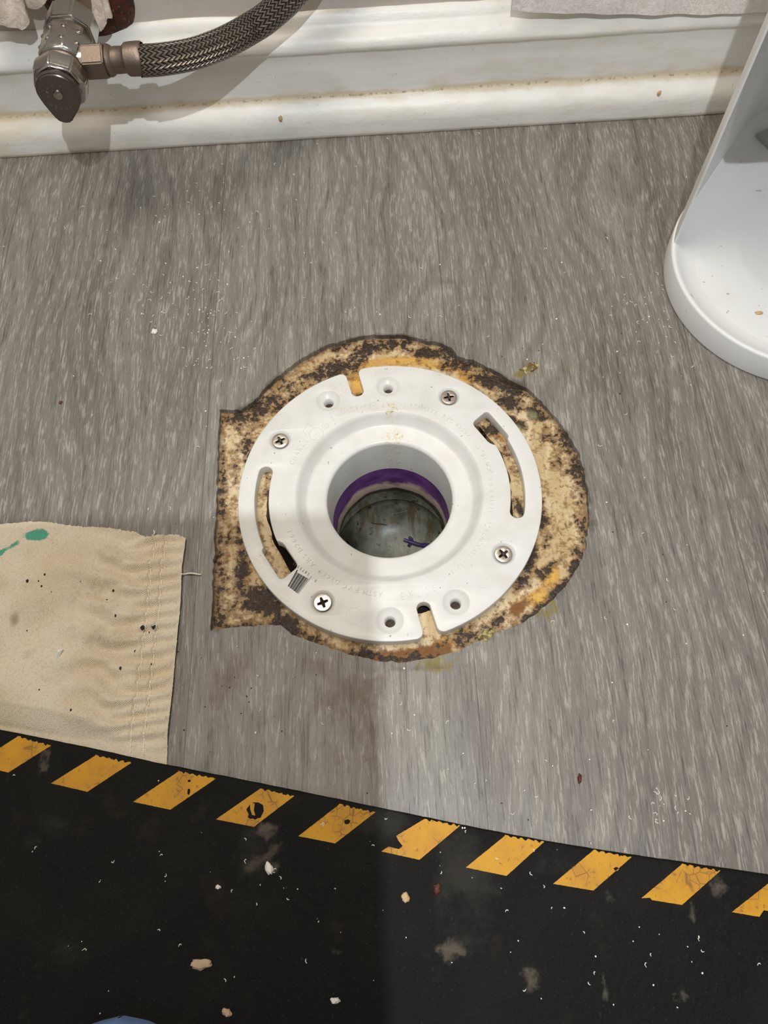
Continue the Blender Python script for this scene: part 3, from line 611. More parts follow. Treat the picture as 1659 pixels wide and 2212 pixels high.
ST = [[c8(75,60),c8(213,98),c8(35,210),c8(-110,176)],[c8(400,138),c8(547,170),c8(365,290),c8(213,255)],[c8(745,205),c8(900,235),c8(710,365),c8(555,332)],[c8(1085,277),c8(1226,308),c8(1058,436),c8(900,405)],[c8(1415,342),c8(1565,375),c8(1397,505),c8(1243,475)],
 [c9(225,520),c9(375,547),c9(205,690),c9(45,655),c9(75,635),c9(120,645),c9(135,632),c9(118,612),c9(108,590)],[c9(563,588),c9(725,615),c9(568,757),c9(398,722)],[c9(930,650),c9(1090,678),c9(930,818),c9(762,790)],[c9(1300,708),c9(1460,735),c9(1300,878),c9(1175,858),c9(1165,848),c9(1130,850)],[c9(1690,765),c9(1850,795),c9(1665,905),c9(1640,900),c9(1622,928),c9(1507,908)]]
def ragged(pw):
    out = []; n = len(pw)
    for i in range(n):
        a, b_ = pw[i], pw[(i+1) % n]; L = (b_-a).length; k = max(2, int(L/.7)); nr = Vector((-(b_-a).y, (b_-a).x)).normalized()
        for j in range(k):
            p = a.lerp(b_, j/k)
            if i == 0: w = (.9 if (int(j*.42) % 2) else -.35)*abs(noise.noise(Vector((p.x*.9, p.y, 5)))+.4)*1.1
            else: w = .12*noise.noise(Vector((p.x, p.y, 2)))
            out.append((p.x-nr.x*w, p.y-nr.y*w))
    return out
for i, pl_ in enumerate(ST):
    lp = [ragged([at(x, y, MZ).to_2d() for x, y in pl_])]
    def blob(px, py, rx_, ry_, seed):
        c = at(px, py, MZ); return [(c.x+rx_*math.cos(w)*(1+.35*noise.noise(Vector((math.cos(w)*2, math.sin(w)*2, seed)))), c.y+ry_*math.sin(w)*(1+.35*noise.noise(Vector((math.cos(w)*2, math.sin(w)*2, seed+4))))) for w in [2*math.pi*k/20 for k in range(20)]][::-1]
    if i == 3: lp += [blob(552, 1752, 4.2, 4.0, 1)]
    if i == 4: lp += [blob(750, 1775, 1.5, 1.1, 2)]
    if i == 2: lp += [blob(408, 1710, .7, 1.6, 3), blob(409, 1687, .8, .6, 5)]
    if i == 7: lp += [blob(1331, 1877, 1.2, .8, 6)]
    me = plate(lp, MZ-.1, MZ+.22, 0); o = link('hazard_stripe', me, yl.m, mo)
    if i == 3:
        c = at(546, 1748, MZ); q = MB(); q.prism([(c.x-1.5, c.y+3.2), (c.x+.9, c.y+2.6), (c.x+.6, c.y-.5), (c.x+1.4, c.y-3), (c.x-.2, c.y-2.6), (c.x-1.2, c.y)], MZ-.1, MZ+.2); q.build('hazard_stripe', yl.m, mo)
# ------------------------------------------------------------------ white caddy at the right
wp_ = Mat('white_plastic', (238, 239, 239), .42, spec=.4); P = wp_.obj(); n1 = wp_.noise(P, 500, 3, .6); n2 = wp_.noise(P, 22, 4, .6)
b = wp_.mix(wp_.ramp(n2, .5, .8), (238, 239, 239), (228, 226, 218)); b = wp_.mix(wp_.math('MULTIPLY', wp_.ramp(wp_.noise(P, 190, 2, .5), .72, .75), .6), b, (140, 134, 124))
wp_.color(b); wp_.bump(n1, .00012, .5)
AC, AR, BC, BR = Vector((271.6, 140.8)), 83.0, Vector((303, 229)), 56.0
def hull(inset=0.0, n=200):
    out = []
    for k in range(n):
        a = 2*math.pi*k/n; d = Vector((math.cos(a), math.sin(a)))
        sa = AC.dot(d)+AR-inset; sb = BC.dot(d)+BR-inset
        out.append(tuple((AC+d*(AR-inset)) if sa >= sb else (BC+d*(BR-inset))))
    r = []
    for i in range(n):
        a, b_ = Vector(out[i]), Vector(out[(i+1) % n]); L = (b_-a).length; kk = max(1, int(L/4)); r += [tuple(a.lerp(b_, j/kk)) for j in range(kk)]
    return r
RZ = 20.0
H0 = hull(); nH = len(H0)
def off(i, t):                             # inset a hull point by t along its inward normal
    a, b_ = Vector(H0[i-1]), Vector(H0[(i+1) % nH]); d = (b_-a).normalized(); nn = Vector((-d.y, d.x)); return Vector(H0[i])+nn*t
ca = root('caddy', (280, 170, 0)); tag(ca, 'white plastic caddy with round tray base and tall curved back shell, at the right', 'caddy')
prof = [(1.0, 0), (.2, .8), (0, 2), (-.2, RZ-1.5), (.1, RZ-.6), (.8, RZ-.1), (1.6, RZ), (2.6, RZ-.3), (4.5, RZ-1.8), (8, RZ-4.2), (12, RZ-5.5), (16, RZ-6)]
v = []; f = []; m_ = len(prof)
for i in range(nH):
    for t, z in prof: p = off(i, t); v.append((p.x, p.y, z))
for i in range(nH):
    for k in range(m_-1): j = (i+1) % nH; f.append((i*m_+k, j*m_+k, j*m_+k+1, i*m_+k+1))
q = MB(); q.add(v, f)
pc = Vector((281, 167)); rings = [1.0, .8, .62, .60, .57, .3, .02]; zz = [RZ-6, RZ-6, RZ-6, RZ-5.7, RZ-6.2, RZ-6.2, RZ-6.2]
base_i = [off(i, 16) for i in range(nH)]; v = []; f = []
for s_, z in zip(rings, zz):
    for i in range(nH): p = pc.lerp(base_i[i], s_); v.append((p.x, p.y, z))
for k in range(len(rings)-1):
    for i in range(nH): j = (i+1) % nH; f.append((k*nH+i, k*nH+j, (k+1)*nH+j, (k+1)*nH+i))
q.add(v, f); q.build('tray_base', wp_.m, ca, True, 60)
# back shell
idx = [i for i in range(nH)]
def ang(i): p = Vector(H0[i])-Vector((281, 160)); return math.degrees(math.atan2(p.y, p.x))
sel = sorted([i for i in idx if -12 < ang(i) or ang(i) > 176], key=lambda i: ang(i))
HS = 340.0; v = []; f = []
sect = [(1.4, 0), (1.4, 1)]; nz = 14
for i in sel:
    for t in (1.0, 2.2):
        for k in range(nz+1): p = off(i, t); v.append((p.x, p.y, RZ-4+(HS-RZ)*k/nz))
W2 = 2*(nz+1)
for s_ in range(len(sel)-1):
    for k in range(nz):
        a = s_*W2; b_ = a+W2
        f.append((a+k, b_+k, b_+k+1, a+k+1)); f.append((a+nz+1+k, a+nz+2+k, b_+nz+2+k, b_+nz+1+k))
    f.append((s_*W2+nz, (s_+1)*W2+nz, (s_+1)*W2+2*nz+1, s_*W2+2*nz+1))
for s_ in (0, len(sel)-1):
    for k in range(nz): a = s_*W2; f.append((a+k, a+k+1, a+nz+2+k, a+nz+1+k))
q = MB(); q.add(v, f); q.build('back_shell', wp_.m, ca, True, 40)
# unseen board added across the shell to shade the tray below
SZ = 175.0; pts = [tuple(off(i, 2.4)) for i in range(nH) if H0[i][1] > 122]; pts.sort(key=lambda p: math.atan2(p[1]-180, p[0]-281) if math.atan2(p[1]-180, p[0]-281) > -1.57 else math.atan2(p[1]-180, p[0]-281)+2*math.pi)
q = MB(); q.prism(pts, SZ, SZ+4); q.build('added_shelf', wp_.m, ca)
gm = Mat('grey_plastic_strip', (176, 174, 168), .5); A = at(1634, 290, RZ-3.5); B = at(1668, 322, RZ-3.5); d = (B-A).normalized(); nn = Vector((-d.y, d.x, 0))
q = MB(); q.prism([tuple((A+nn*0).xy), tuple((A+d*60).xy), tuple((A+d*60+nn*26).xy), tuple((A+nn*26).xy)], RZ-6, RZ-2.5); q.build('plastic_strip', gm.m)
tag(bpy.data.objects['plastic_strip'], 'flat grey strip lying at the back of the white tray', 'strip')
# ------------------------------------------------------------------ hanging wallpaper sheets
ws = Mat('textured_wallpaper', rough=.7); P = ws.obj(); n1 = ws.noise(P, 420, 5, .65, .8); n2 = ws.noise(P, 1100, 3, .6)
ws.color(ws.mix(ws.ramp(n1, .4, .65), (246, 242, 240), (228, 221, 214))); ws.bump(ws.math('ADD', n1, ws.math('MULTIPLY', n2, .4)), .0007, .7)
def flap(name, outl, y, thick, curl, m, seed, n=14, up=60, twist=0.0):
    """torn sheet hanging off the wall; outl = lower outline in photo pixels, carried up out of frame"""
    q = MB(); low = bez([aty(a, b_, y) for a, b_ in outl], 8); v = []; f = []; NK = 16
    for s_ in (0, 1):
        for i, p in enumerate(low):
            for k in range(NK+1):
                t = k/NK; x = p.x; z = p.z+up*t; w = noise.noise(Vector((x*.06, z*.06, seed)))
                yy = y + (WALLY-.6-y)*min(1, t*1.1)**1.4*curl + w*1.4*(1-t) + (thick if s_ else 0)
                v.append((x+(.4*noise.noise(Vector((x, z, seed))) if k == 0 else 0), min(yy, WALLY-.3+(thick if s_ else 0)), z))
    L = len(low); W_ = NK+1
    for s_ in (0, 1):
        for i in range(L-1):
            for k in range(NK):
                a = s_*L*W_+i*W_+k; qd = (a, a+W_, a+W_+1, a+1); f.append(qd if s_ == 0 else qd[::-1])
    o2 = L*W_
    for i in range(L-1): f.append((i*W_, i*W_+o2, (i+1)*W_+o2, (i+1)*W_))
    for k in range(NK): f.append((k, k+1, k+1+o2, k+o2)); e = (L-1)*W_; f.append((e+k, e+k+o2, e+k+1+o2, e+k+1))
    q.add(v, f); return q.build(name, m, None, True, 50)
o = flap('wallpaper_sheet', [(1106,21),(1150,26),(1230,30),(1350,32),(1450,32),(1560,30),(1700,26)], WALLY-17, 1.4, .3, ws.m, 2, up=80)
tag(o, 'large white textured sheet standing off the wall above the baseboard, at the top right', 'wall sheet')
wt = Mat('torn_wallpaper', rough=.75); P = wt.obj(); n1 = wt.noise(P, 150, 5, .65, .8)
wt.color(wt.mix(wt.ramp(n1, .35, .65), (214, 202, 192), (188, 174, 160))); wt.bump(n1, .0016, .8)
o = flap('torn_wallpaper', [(-60,58),(0,54),(18,59),(38,60),(48,64),(58,58),(64,46),(56,30),(53,14),(50,0)], WALLY-26, .8, 1, wt.m, 11, up=46); tag(o, 'peeled beige wallpaper flap at the far left beside the valve', 'wallpaper flap')
o = flap('torn_wallpaper', [(50,0),(58,14),(70,19),(84,18),(96,8),(104,-6)], WALLY-14, .8, 1, wt.m, 21, up=30); tag(o, 'small peeled wallpaper flap between the far left flap and the valve', 'wallpaper flap')
o = flap('torn_wallpaper', [(178,-8),(186,18),(194,40),(203,54),(208,68),(220,66),(230,50),(232,40),(243,38),(238,20),(231,-6)], WALLY-22, .8, 1, wt.m, 31, up=34); tag(o, 'pointed peeled wallpaper flap hanging in front of the rusty disc', 'wallpaper flap')
# ------------------------------------------------------------------ rusty escutcheon, valve, hose
VZ = 105.0; VX = -183.0
rm = Mat('rusty_metal', rough=.6, metal=.3); P = rm.obj(); n1 = rm.noise(P, 160, 5, .65); n2 = rm.noise(P, 420, 4, .6)
rm.color(rm.mix(rm.ramp(n2, .58, .72), rm.mix(rm.ramp(n1, .4, .6), (92, 48, 34), (62, 36, 28)), (150, 122, 108))); rm.bump(n2, .0006, .7)
RY = Matrix.Rotation(math.radians(90), 4, 'X')       # local z -> world -y
def wmat(x, y, z): return Matrix.Translation((x, y, z)) @ RY
EX = aty(289, 0, WALLY).x-29.5; EZ = aty(240, 84, WALLY).z+27
q = MB(); q.lathe([(.05, 7), (12, 7), (18, 6.5), (27, 3), (29, 1.2), (29.6, 0)], 64, wmat(EX, WALLY, EZ)); o = q.build('escutcheon', rm.m, None, True); tag(o, 'rusty round pipe cover plate on the wall behind the valve', 'escutcheon')
chm = Mat('worn_chrome', (176, 172, 166), .16, 1.0); P = chm.obj(); n1 = chm.noise(P, 380, 3, .6); chm.rough(chm.math('MULTIPLY_ADD', n1, .3, .08)); chm.bump(chm.noise(P, 120, 3, .5), .0006, .5)
nkm = Mat('dull_nickel', (140, 126, 114), .5, 1.0); P = nkm.obj(); nkm.bump(nkm.noise(P, 700, 3, .6), .0002, .6)
hk = Mat('dark_handle', (112, 106, 100), .33, .85); P = hk.obj(); hk.bump(hk.noise(P, 500, 3), .0001, .5)
va = root('shutoff_valve', (VX, WALLY-50, VZ)); tag(va, 'chrome angle stop valve with an oval pointed handle, top left', 'shutoff valve')
def ngon(r, n, rot=0): return [(r*math.cos(2*math.pi*k/n+rot), r*math.sin(2*math.pi*k/n+rot)) for k in range(n)]
HY = 208.0                                  # handle face
def bevel_build(q, name, m, parent, w=.8):
    o = q.build(name, m, parent, False); bm = bmesh.new(); bm.from_mesh(o.data)
    eds = [e for e in bm.edges if len(e.link_faces) == 2 and e.calc_face_angle(0) > .35]
    bmesh.ops.bevel(bm, geom=eds, offset=w*S, segments=3, affect='EDGES'); bm.to_mesh(o.data); bm.free()
    o.data.polygons.foreach_set('use_smooth', [True]*len(o.data.polygons)); o.data.set_sharp_from_angle(angle=math.radians(30)); return o
VS = Matrix.Diagonal((1.08, 1.08, .85, 1))
def vm(): return wmat(VX, WALLY, VZ) @ VS
q = MB(); q.lathe([(8, 0), (8, 70)], 32, vm()); q.build('stub_pipe', nkm.m, va, True)
q = MB(); q.prism(ngon(14.5, 8, math.pi/8), 40, 60, vm()); bevel_build(q, 'compression_nut', chm.m, va, 1.2)
q = MB(); q.lathe([(9, 58), (12.5, 61), (13.8, 64), (13.8, 88), (13.0, 91), (11.5, 92.5), (11.5, 98)], 10, vm())
for a in (40, 75, 110, 145):
    for d_ in (60, 70): q.lathe([(0.05, 1.3), (1.2, 1.0), (1.9, 0)], 12, Matrix.Translation((VX, WALLY-d_, VZ)) @ Matrix.Rotation(math.radians(90-a), 4, 'Y') @ Matrix.Translation((0, 0, 14.2)))
bevel_build(q, 'body', chm.m, va, .6)
q = MB(); q.lathe([(11.6, 92), (12.2, 93), (12.2, 95), (11.4, 96), (11.9, 97), (11.9, 99)], 48, vm()); q.build('packing_collar', nkm.m, va, True)
q = MB(); q.lathe([(13, 98), (14.6, 98.6), (15.0, 100), (14.8, 109), (13.6, 112), (12.0, 113), (.05, 113)], 8, vm()); bevel_build(q, 'bonnet', chm.m, va, .9)
# oval handle with a pointed fin, slightly turned
hp = [(12.6*math.cos(math.radians(w)), 12.6*math.sin(math.radians(w))) for w in range(-26, 208, 6)]
hp = hp + [(-9.7, -9.3), (-5.7, -16), (-4.2, -18.6), (-2.2, -19.8), (2.2, -20), (4.3, -18.8), (5.8, -16), (9.8, -9.2)]
TW = Matrix.Rotation(math.radians(-14), 4, 'Z')
HB = 96.0
q = MB(); q.prism(hp, HB, HB+5, wmat(VX, WALLY, VZ) @ TW); hd = bevel_build(q, 'handle', hk.m, va, 1.2)
q = MB(); q.lathe([(0.05, HB+6.4), (1.2, HB+6.5), (2.6, HB+6.1), (3.0, HB+4.9)], 24, wmat(VX, WALLY, VZ)); q.build('handle_screw', chm.m, hd, True)
q = MB(); HM = wmat(VX, WALLY, VZ) @ TW
def hword(txt, r, a0, a1, size):
    for i, ch in enumerate(txt):
        if ch == ' ': continue
        a = math.radians(a0+(a1-a0)*i/max(1, len(txt)-1)); vv_, f_ = glyph(ch)
        cx = (min(p[0] for p in vv_)+max(p[0] for p in vv_))/2; x0, y0 = r*math.cos(a), r*math.sin(a); s2, c2 = math.sin(a), math.cos(a)
        q.add([(x0+((p[0]-cx)*s2+(p[1]-.35)*c2)*size, y0+(-(p[0]-cx)*c2+(p[1]-.35)*s2)*size, HB+4.9+(p[2]+.5)*.35) for p in vv_], f_, HM)
hword('ON', 6.0, 110, 70, 2.0); hword('OFF', 6.0, 200, 150, 2.0); hword('OC254', 9.4, 235, 310, 2.1); hword('III', 9.4, 120, 60, 2.0)
q.build('raised_lettering', chm.m, hd)
# outlet and hose
OY = 249.5; HX0 = VX+8
q = MB(); XR = Matrix.Rotation(math.radians(90), 4, 'Y')
def xm(x, z=VZ, y=OY): return Matrix.Translation((x, y, z)) @ XR
q.lathe([(8.5, -6), (8.5, 6), (8.0, 8)], 32, xm(HX0)); q.build('outlet', chm.m, va, True)
ho = root('supply_hose', (HX0+10, OY, VZ)); tag(ho, 'braided stainless supply hose curving up to the right from the valve', 'supply hose')
q = MB(); q.prism(ngon(10.4, 6, 0), 5, 18, xm(HX0)); bevel_build(q, 'hex_nut', nkm.m, ho, .7)
q = MB(); q.lathe([(6, 17.5), (8.2, 18), (8.9, 19.4), (8.2, 21), (7.2, 22), (7.4, 24), (7.2, 28), (7.8, 29), (9.0, 30.4), (9.2, 33), (9.3, 37), (9.2, 39.5), (8.6, 40.5)], 20, xm(HX0)); q.build('crimp_ferrule', nkm.m, ho, True, 35)
HP = [(299.5,132,VZ),(350,128.5,VZ-3),(412,118,VZ-8),(460,102,VZ-11),(499,85,VZ-12),(540,62,VZ-11),(573,41,VZ-8),(621,0,VZ-2),(660,-45,VZ+6),(700,-100,VZ+16),(735,-160,VZ+26)]
start = Vector((HX0+34, OY, VZ))
pts = [at(x, y, z) for x, y, z in HP]
pts = bez(pts, 14); NH = len(pts); SEG = 28; v = []; f = []; L = 0; us = []
for i, p in enumerate(pts):
    if i: L += (p-pts[i-1]).length
    t = (pts[min(i+1, NH-1)]-pts[max(i-1, 0)]).normalized(); a = t.cross(Vector((0, 0, 1))).normalized(); b_ = a.cross(t)
    for k in range(SEG): w = 2*math.pi*k/SEG; v.append(tuple(p+a*(8.8*math.cos(w))+b_*(8.8*math.sin(w))))
    us.append(L)
me_f = [(i*SEG+k, i*SEG+(k+1) % SEG, (i+1)*SEG+(k+1) % SEG, (i+1)*SEG+k) for i in range(NH-1) for k in range(SEG)]
hme = mesh(v, me_f); uvl = hme.uv_layers.new(name='UVMap')
for poly in hme.polygons:
    for li, vi in zip(poly.loop_indices, poly.vertices):
        i, k = divmod(vi, SEG); kk = k
        if k == 0 and any((x % SEG) == SEG-1 for x in poly.vertices): kk = SEG
        uvl.data[li].uv = (kk/SEG, us[i]/100)
br = Mat('steel_braid', (190, 184, 176), .3, 1.0); uv = br.n('ShaderNodeTexCoord').outputs['UV']; U, V, _ = br.sep(uv)
ub = br.math('MULTIPLY', U, 16); tri = br.math('ABSOLUTE', br.math('SUBTRACT', br.math('FRACT', ub), .5))
ph = br.math('ADD', br.math('MULTIPLY', V, 32), br.math('MULTIPLY', tri, 1.7)); st = br.math('ABSOLUTE', br.math('SUBTRACT', br.math('FRACT', ph), .5))
fine = br.math('SINE', br.math('MULTIPLY', ph, 2*math.pi*4))
hgt = br.math('MULTIPLY_ADD', fine, .12, br.ramp(st, .08, .38)); br.color(br.mix(br.ramp(st, .05, .3), (36, 31, 28), (160, 152, 143)))
br.bump(br.math('ADD', hgt, br.math('MULTIPLY', br.ramp(tri, .0, .25), .4)), .0011, 1.0)
link('braided_sleeve', hme, br.m, ho, True)
# ------------------------------------------------------------------ loose bits
wc = Mat('white_chip', (238, 236, 228), .6); tc_ = Mat('tan_chip', (206, 176, 132), .7); dkc = Mat('dark_crumb', (38, 24, 18), .8); pinkc = Mat('beige_putty', (198, 172, 142), .8); rb = Mat('brown_chip', (84, 40, 26), .6)
def lump(name, px, py, z, sx_, sy_, sz_, rot, m, label, cat, seed, group=None):
    bm = bmesh.new(); bmesh.ops.create_icosphere(bm, subdivisions=3, radius=1)
    c = at(px, py, z); R_ = Matrix.Rotation(math.radians(rot), 3, 'Z')
    for v_ in bm.verts:
        k = 1+.55*noise.noise(v_.co*1.6+Vector((seed, 0, 0)))+.2*noise.noise(v_.co*4+Vector((seed, 3, 0)))
        w = R_ @ Vector((v_.co.x*sx_*k, v_.co.y*sy_*k, 0)); v_.co = (c+Vector((w.x, w.y, max(0, v_.co.z*sz_*k+sz_*.55))))*S
    me = bpy.data.meshes.new(name); bm.to_mesh(me); bm.free(); o = link(name, me, m, None, True); tag(o, label, cat, group); return o
lump('putty_lump', 434, 2083, MZ, 4.6, 2.0, 1.4, 2, pinkc.m, 'oblong beige putty lump on the black mat, bottom left', 'putty lump', 1)
lump('plaster_chip', 582, 1876, MZ, 1.6, 2.9, 1.3, 15, wc.m, 'tall white plaster chip on the mat below the stripe with a hole', 'plaster chip', 2)
lump('plaster_chip', 724, 2161, MZ, 2.3, 1.2, 1.0, 0, wc.m, 'white plaster chip on the mat near the bottom centre', 'plaster chip', 3)
lump('plaster_chip', 471, 1916, MZ, 1.0, 1.0, .8, 0, wc.m, 'round white plaster crumb on the mat, left of the tall chip', 'plaster chip', 4)
lump('plaster_chip', 945, 2195, MZ, 1.6, 1.0, .8, 30, pinkc.m, 'beige crumb at the bottom edge of the mat, right of the white chip', 'plaster chip', 5) if 0 else None
lump('plaster_chip', 490, 2186, MZ, 2.4, 1.4, .9, -30, pinkc.m, 'beige double crumb on the mat at the very bottom', 'plaster chip', 6)
lump('plaster_chip', 876, 1938, MZ, 1.6, 2.2, .8, 10, tc_.m, 'tan chip on the mat left of its right-hand companion, under the torn stripe', 'plaster chip', 7)
lump('plaster_chip', 944, 1920, MZ, 1.6, 2.2, .8, -20, rb.m, 'reddish brown chip on the mat below the torn stripe', 'plaster chip', 8)
lump('wood_chip', 1252, 1682, 0, 1.0, 2.3, .7, -10, rb.m, 'dark red-brown chip on the floor planks, lower right', 'wood chip', 9)
lump('wood_chip', 132, 870, 0, 1.0, 1.2, .5, 0, rb.m, 'tiny brown chip on the floor planks at the left', 'wood chip', 10)
lump('foam_crumb', 334, 717, 0, 2.0, 1.9, 1.2, 20, wc.m, 'largest white crumb on the floor planks, upper left', 'crumb', 11)
lump('foam_crumb', 1639, 677, RZ-6, 2.4, 1.2, .8, -10, tc_.m, 'tan crumb in the white tray', 'crumb', 12)
def stick(name, px, py, y, s_, m, label):
    c = aty(px, py, y); bm = bmesh.new(); bmesh.ops.create_icosphere(bm, subdivisions=2, radius=1)
    for v_ in bm.verts: v_.co = (c+Vector((v_.co.x*s_*.8, v_.co.y*1.0, v_.co.z*s_*1.2))*(1+.4*noise.noise(v_.co*2)))*S
    me = bpy.data.meshes.new(name); bm.to_mesh(me); bm.free(); tag(link(name, me, m, None, True), label, 'chip')
stick('plaster_chip', 606, 256, BASEY+.3, 2.0, tc_.m, 'tan chip stuck to the lower baseboard below the hose'); stick('plaster_chip', 1424, 201, BASEY+1.2, 1.8, tc_.m, 'tan chip stuck to the baseboard near the white caddy')
# uncountable fine shavings and crumbs
def scatter(name, clusters, m, z, size, label, cat, flat=True, seedv=1):
    rnd = random.Random(seedv); q = MB()
    for px, py, sx_, sy_, cnt in clusters:
        for _ in range(cnt):
            x = rnd.gauss(px, sx_); y = rnd.gauss(py, sy_); c = at(x, y, z)
            if z == 0 and inside((c.x, c.y), hole): continue
            s_ = size*rnd.uniform(.4, 1.3); a = rnd.uniform(0, 6.28)
            if flat and rnd.random() < .6:   # curled shaving
                b0 = rnd.uniform(1, 3); pts = [c+Vector((math.cos(a+b0*t)*s_*t*1.3, math.sin(a+b0*t)*s_*t*1.3, .25+.3*t)) for t in (0, .33, .66, 1)]
                q.sweep(pts, [.13, .24, .22, .1], 4)
            else:
                n = 5; pl_ = [(c.x+math.cos(a+k*6.283/n)*s_*.42*rnd.uniform(.5, 1), c.y+math.sin(a+k*6.283/n)*s_*.42*rnd.uniform(.5, 1)) for k in range(n)]; q.prism(pl_, z+.02, z+.3+.3*s_*rnd.random())
    tag(q.build(name, m), label, cat, kind='stuff')
scatter('plastic_shavings', [(330,630,60,60,26),(440,700,50,60,40),(410,650,40,50,18),(470,430,40,60,12),(370,460,30,20,8),(480,760,50,40,16),(640,520,140,120,16),(1400,650,50,50,26),(1460,720,30,60,14),(1300,700,120,120,14),(1430,1720,14,10,6),(1475,1748,8,10,5),(1420,1765,8,6,4),(1100,1650,300,120,18),(250,550,160,160,12),(1300,1000,80,200,10),(740,300,200,10,5),(900,700,100,40,8),(650,1480,120,60,8),(1350,1450,160,160,14),(1130,640,120,100,8),(500,900,60,60,10),(420,1120,60,30,4)], wc.m, 0, 1.5, 'fine white plastic shavings scattered over the floor planks', 'shavings', seedv=3)
scatter('dark_crumbs', [(420,1500,30,80,10),(960,760,40,20,4),(1360,795,30,50,4),(1050,1640,120,120,8),(1270,1300,150,150,8),(1500,700,60,80,3),(350,1100,60,30,3),(560,1480,60,40,12),(1100,740,60,40,5),(800,1600,200,80,8)], dkc.m, 0, 1.0, 'small dark dirt crumbs scattered over the floor planks', 'crumbs', False, 5)
scatter('mat_crumbs', [(560,1900,90,80,16),(900,1830,200,60,20),(1250,2000,260,100,22),(500,2080,200,70,10),(200,1850,140,120,10),(1100,2120,200,60,8),(1500,2100,100,70,8),(1050,1720,60,20,3),(190,2040,10,10,2),(1000,1790,4,4,3)], wc.m, MZ, 1.1, 'fine pale crumbs and shavings scattered over the black mat', 'crumbs', seedv=9)
def cloth_crumb():
    q = MB(); rnd = random.Random(2)
    for px, py, s_ in ((71,1263,1.1),(109,1250,.8),(95,1263,.6),(101,1274,.7),(246,1277,.9),(234,1299,.8),(254,1333,.9),(309,1357,1.7),(333,1355,1.5),(320,1364,.6),(265,1446,1.0),(292,1407,.8),(326,1434,.6),(95,1494,.6),(0,1277,1.0),(63,1365,.5),(162,1537,.8),(120,1285,.4),(181,1262,.4)):
        c = onc(px, py, -.1); a = rnd.uniform(0, 3); q.prism([(c.x+math.cos(a+k*1.2566)*s_*(.5+.3*rnd.random()), c.y+math.sin(a+k*1.2566)*s_*(.8+.3*rnd.random())) for k in range(5)], c.z, c.z+.6*s_)
    tag(q.build('cloth_crumbs', dkc.m), 'small black crumbs lying on the cream drop cloth', 'crumbs', kind='stuff')
cloth_crumb()
p = onc(134, 1420, 0); q = MB(); q.add([(p.x-1.2, p.y+3.2, p.z+.2), (p.x+2.4, p.y+3.4, p.z+.5), (p.x-.6, p.y-4.2, p.z+.3), (p.x+.4, p.y+1, p.z+1.8)], [(0,1,3),(1,2,3),(2,0,3),(0,2,1)]); tag(q.build('paper_sliver', wc.m), 'pale triangular sliver lying on the drop cloth', 'sliver')
# crumbs of adhesive standing up around the cut edge
ad = Mat('olive_residue', rough=.5); P = ad.obj(); n1 = ad.noise(P, 300, 4, .6); ad.color(ad.mix(ad.ramp(n1, .4, .6), (196, 188, 130), (106, 86, 44))); ad.bump(n1, .001, .8)
lump('wax_residue', 1143, 797, -.8, 6.0, 3.0, 1.3, 22, ad.m, 'olive wax residue smeared on the floor above the right of the flange', 'wax residue', 20)
lump('wax_residue', 1052, 1376, -2.5, 5.0, 3.0, 2.0, 20, ad.m, 'olive wax crumb at the lower right rim of the floor opening', 'wax residue', 21)
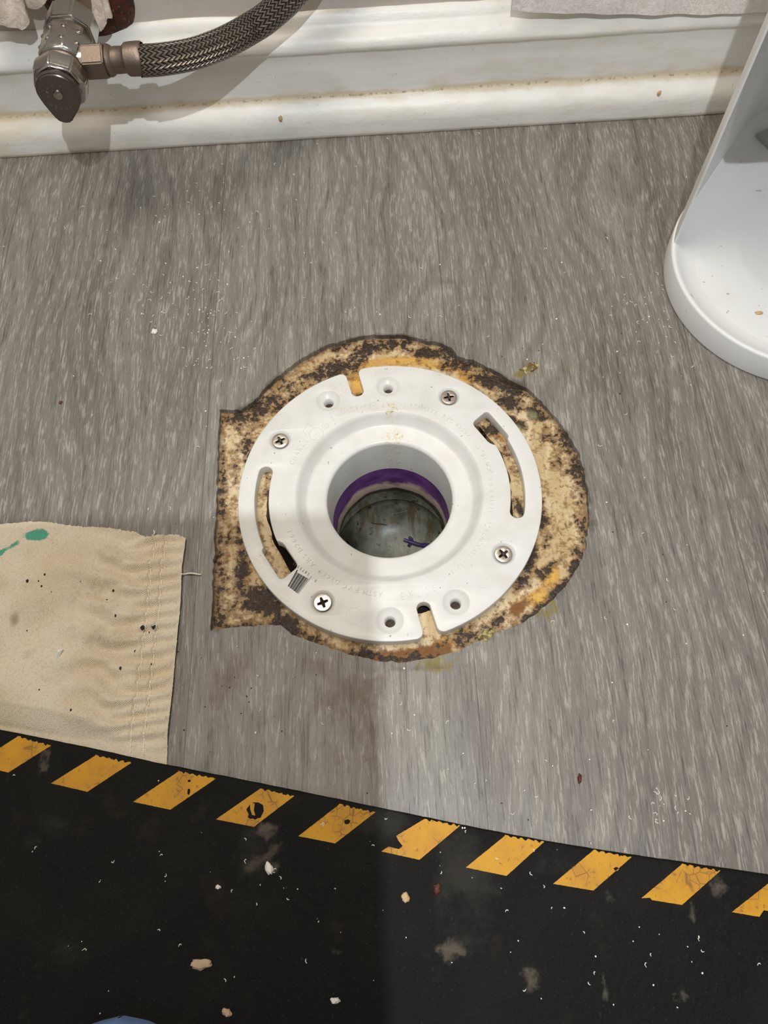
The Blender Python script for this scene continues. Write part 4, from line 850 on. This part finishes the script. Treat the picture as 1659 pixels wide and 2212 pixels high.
# ------------------------------------------------------------------ blue shoe tip at the bottom edge
bl = Mat('blue_shoe_fabric', rough=.8); P = bl.obj(); n1 = bl.noise(P, 300, 4, .6); bl.color(bl.mix(n1, (92, 124, 178), (124, 152, 200))); bl.bump(n1, .0006, .6)
sole = Mat('shoe_sole', (26, 26, 28), .7); shx = -122.0; shy = -253.2
sh = root('shoe', (shx, shy-140, MZ)); tag(sh, 'blue shoe, only its rounded toe showing at the bottom left edge on the mat', 'shoe')
prof_l = [(0,.5,8),(3,14,16),(9,24,22),(18,33,30),(32,41,38),(55,46,46),(85,46,56),(120,42,72),(150,38,86),(180,36,96),(220,37,98),(250,36,96),(268,28,90),(275,12,80)]
pf = bez(prof_l, 6); pf = [(max(p.x, 0), max(p.y, .3), max(p.z, 6)) for p in pf]
prof_l = pf; q = MB(); v = []; f = []; SG = 48
for yy, w, h in prof_l:
    for k in range(SG+1):
        a = math.pi*k/SG; v.append((shx-6+w*math.cos(a)*(1+.08*math.sin(a)), shy-yy, MZ+6+h*.75*math.sin(a)**.75))
for i in range(len(prof_l)-1):
    for k in range(SG): f.append((i*(SG+1)+k, (i+1)*(SG+1)+k, (i+1)*(SG+1)+k+1, i*(SG+1)+k+1))
q.add(v, f); q.build('upper', bl.m, sh, True)
ol = [(shx-6+w*.98, shy-yy) for yy, w, h in prof_l]+[(shx-6-w*.98, shy-yy) for yy, w, h in prof_l[::-1]]; q = MB(); q.prism(ol[::-1], MZ, MZ+7); q.build('sole', sole.m, sh)
# ------------------------------------------------------------------ unseen slab added behind the camera to cast the lower-left shadow
pb = Mat('black_slab', (18, 18, 20), .3); gl = Mat('slab_gloss', (6, 6, 8), .08)
def onslab(px, py, z):                     # where the lamp's ray to a floor point crosses the slab's plane
    p = at(px, py, z); o0 = CAM - FW*9; d = p-KEYPOS; t = (o0-KEYPOS).dot(FW)/d.dot(FW); return KEYPOS+d*t
c0 = onslab(806, 1104, 0); c1 = onslab(838, 2150, MZ); dn = (c1-c0).normalized(); rt = FW.cross(dn).normalized()
if rt.dot(RT) < 0: rt = -rt
PM = Matrix((rt, -dn, rt.cross(-dn))).transposed().to_4x4(); PM.translation = c0
def rrect(x0, y0, x1, y1, r):
    o_ = []
    for cx, cy, a0 in ((x1-r, y1-r, 0), (x0+r, y1-r, 90), (x0+r, y0+r, 180), (x1-r, y0+r, 270)):
        o_ += [(cx+r*math.cos(math.radians(a0+k*15)), cy+r*math.sin(math.radians(a0+k*15))) for k in range(7)]
    return o_
ph = root('shadow_slab', c0); tag(ph, 'black slab added out of view behind the camera to cast a shadow', 'shadow_slab')
q = MB(); q.prism(rrect(-172, -250, 0, 0, 12), 0, 7, PM); q.build('slab_body', pb.m, ph)
q = MB(); q.prism(rrect(-168, -246, -4, -4, 8), 7, 7.4, PM); q.build('slab_face', gl.m, ph)
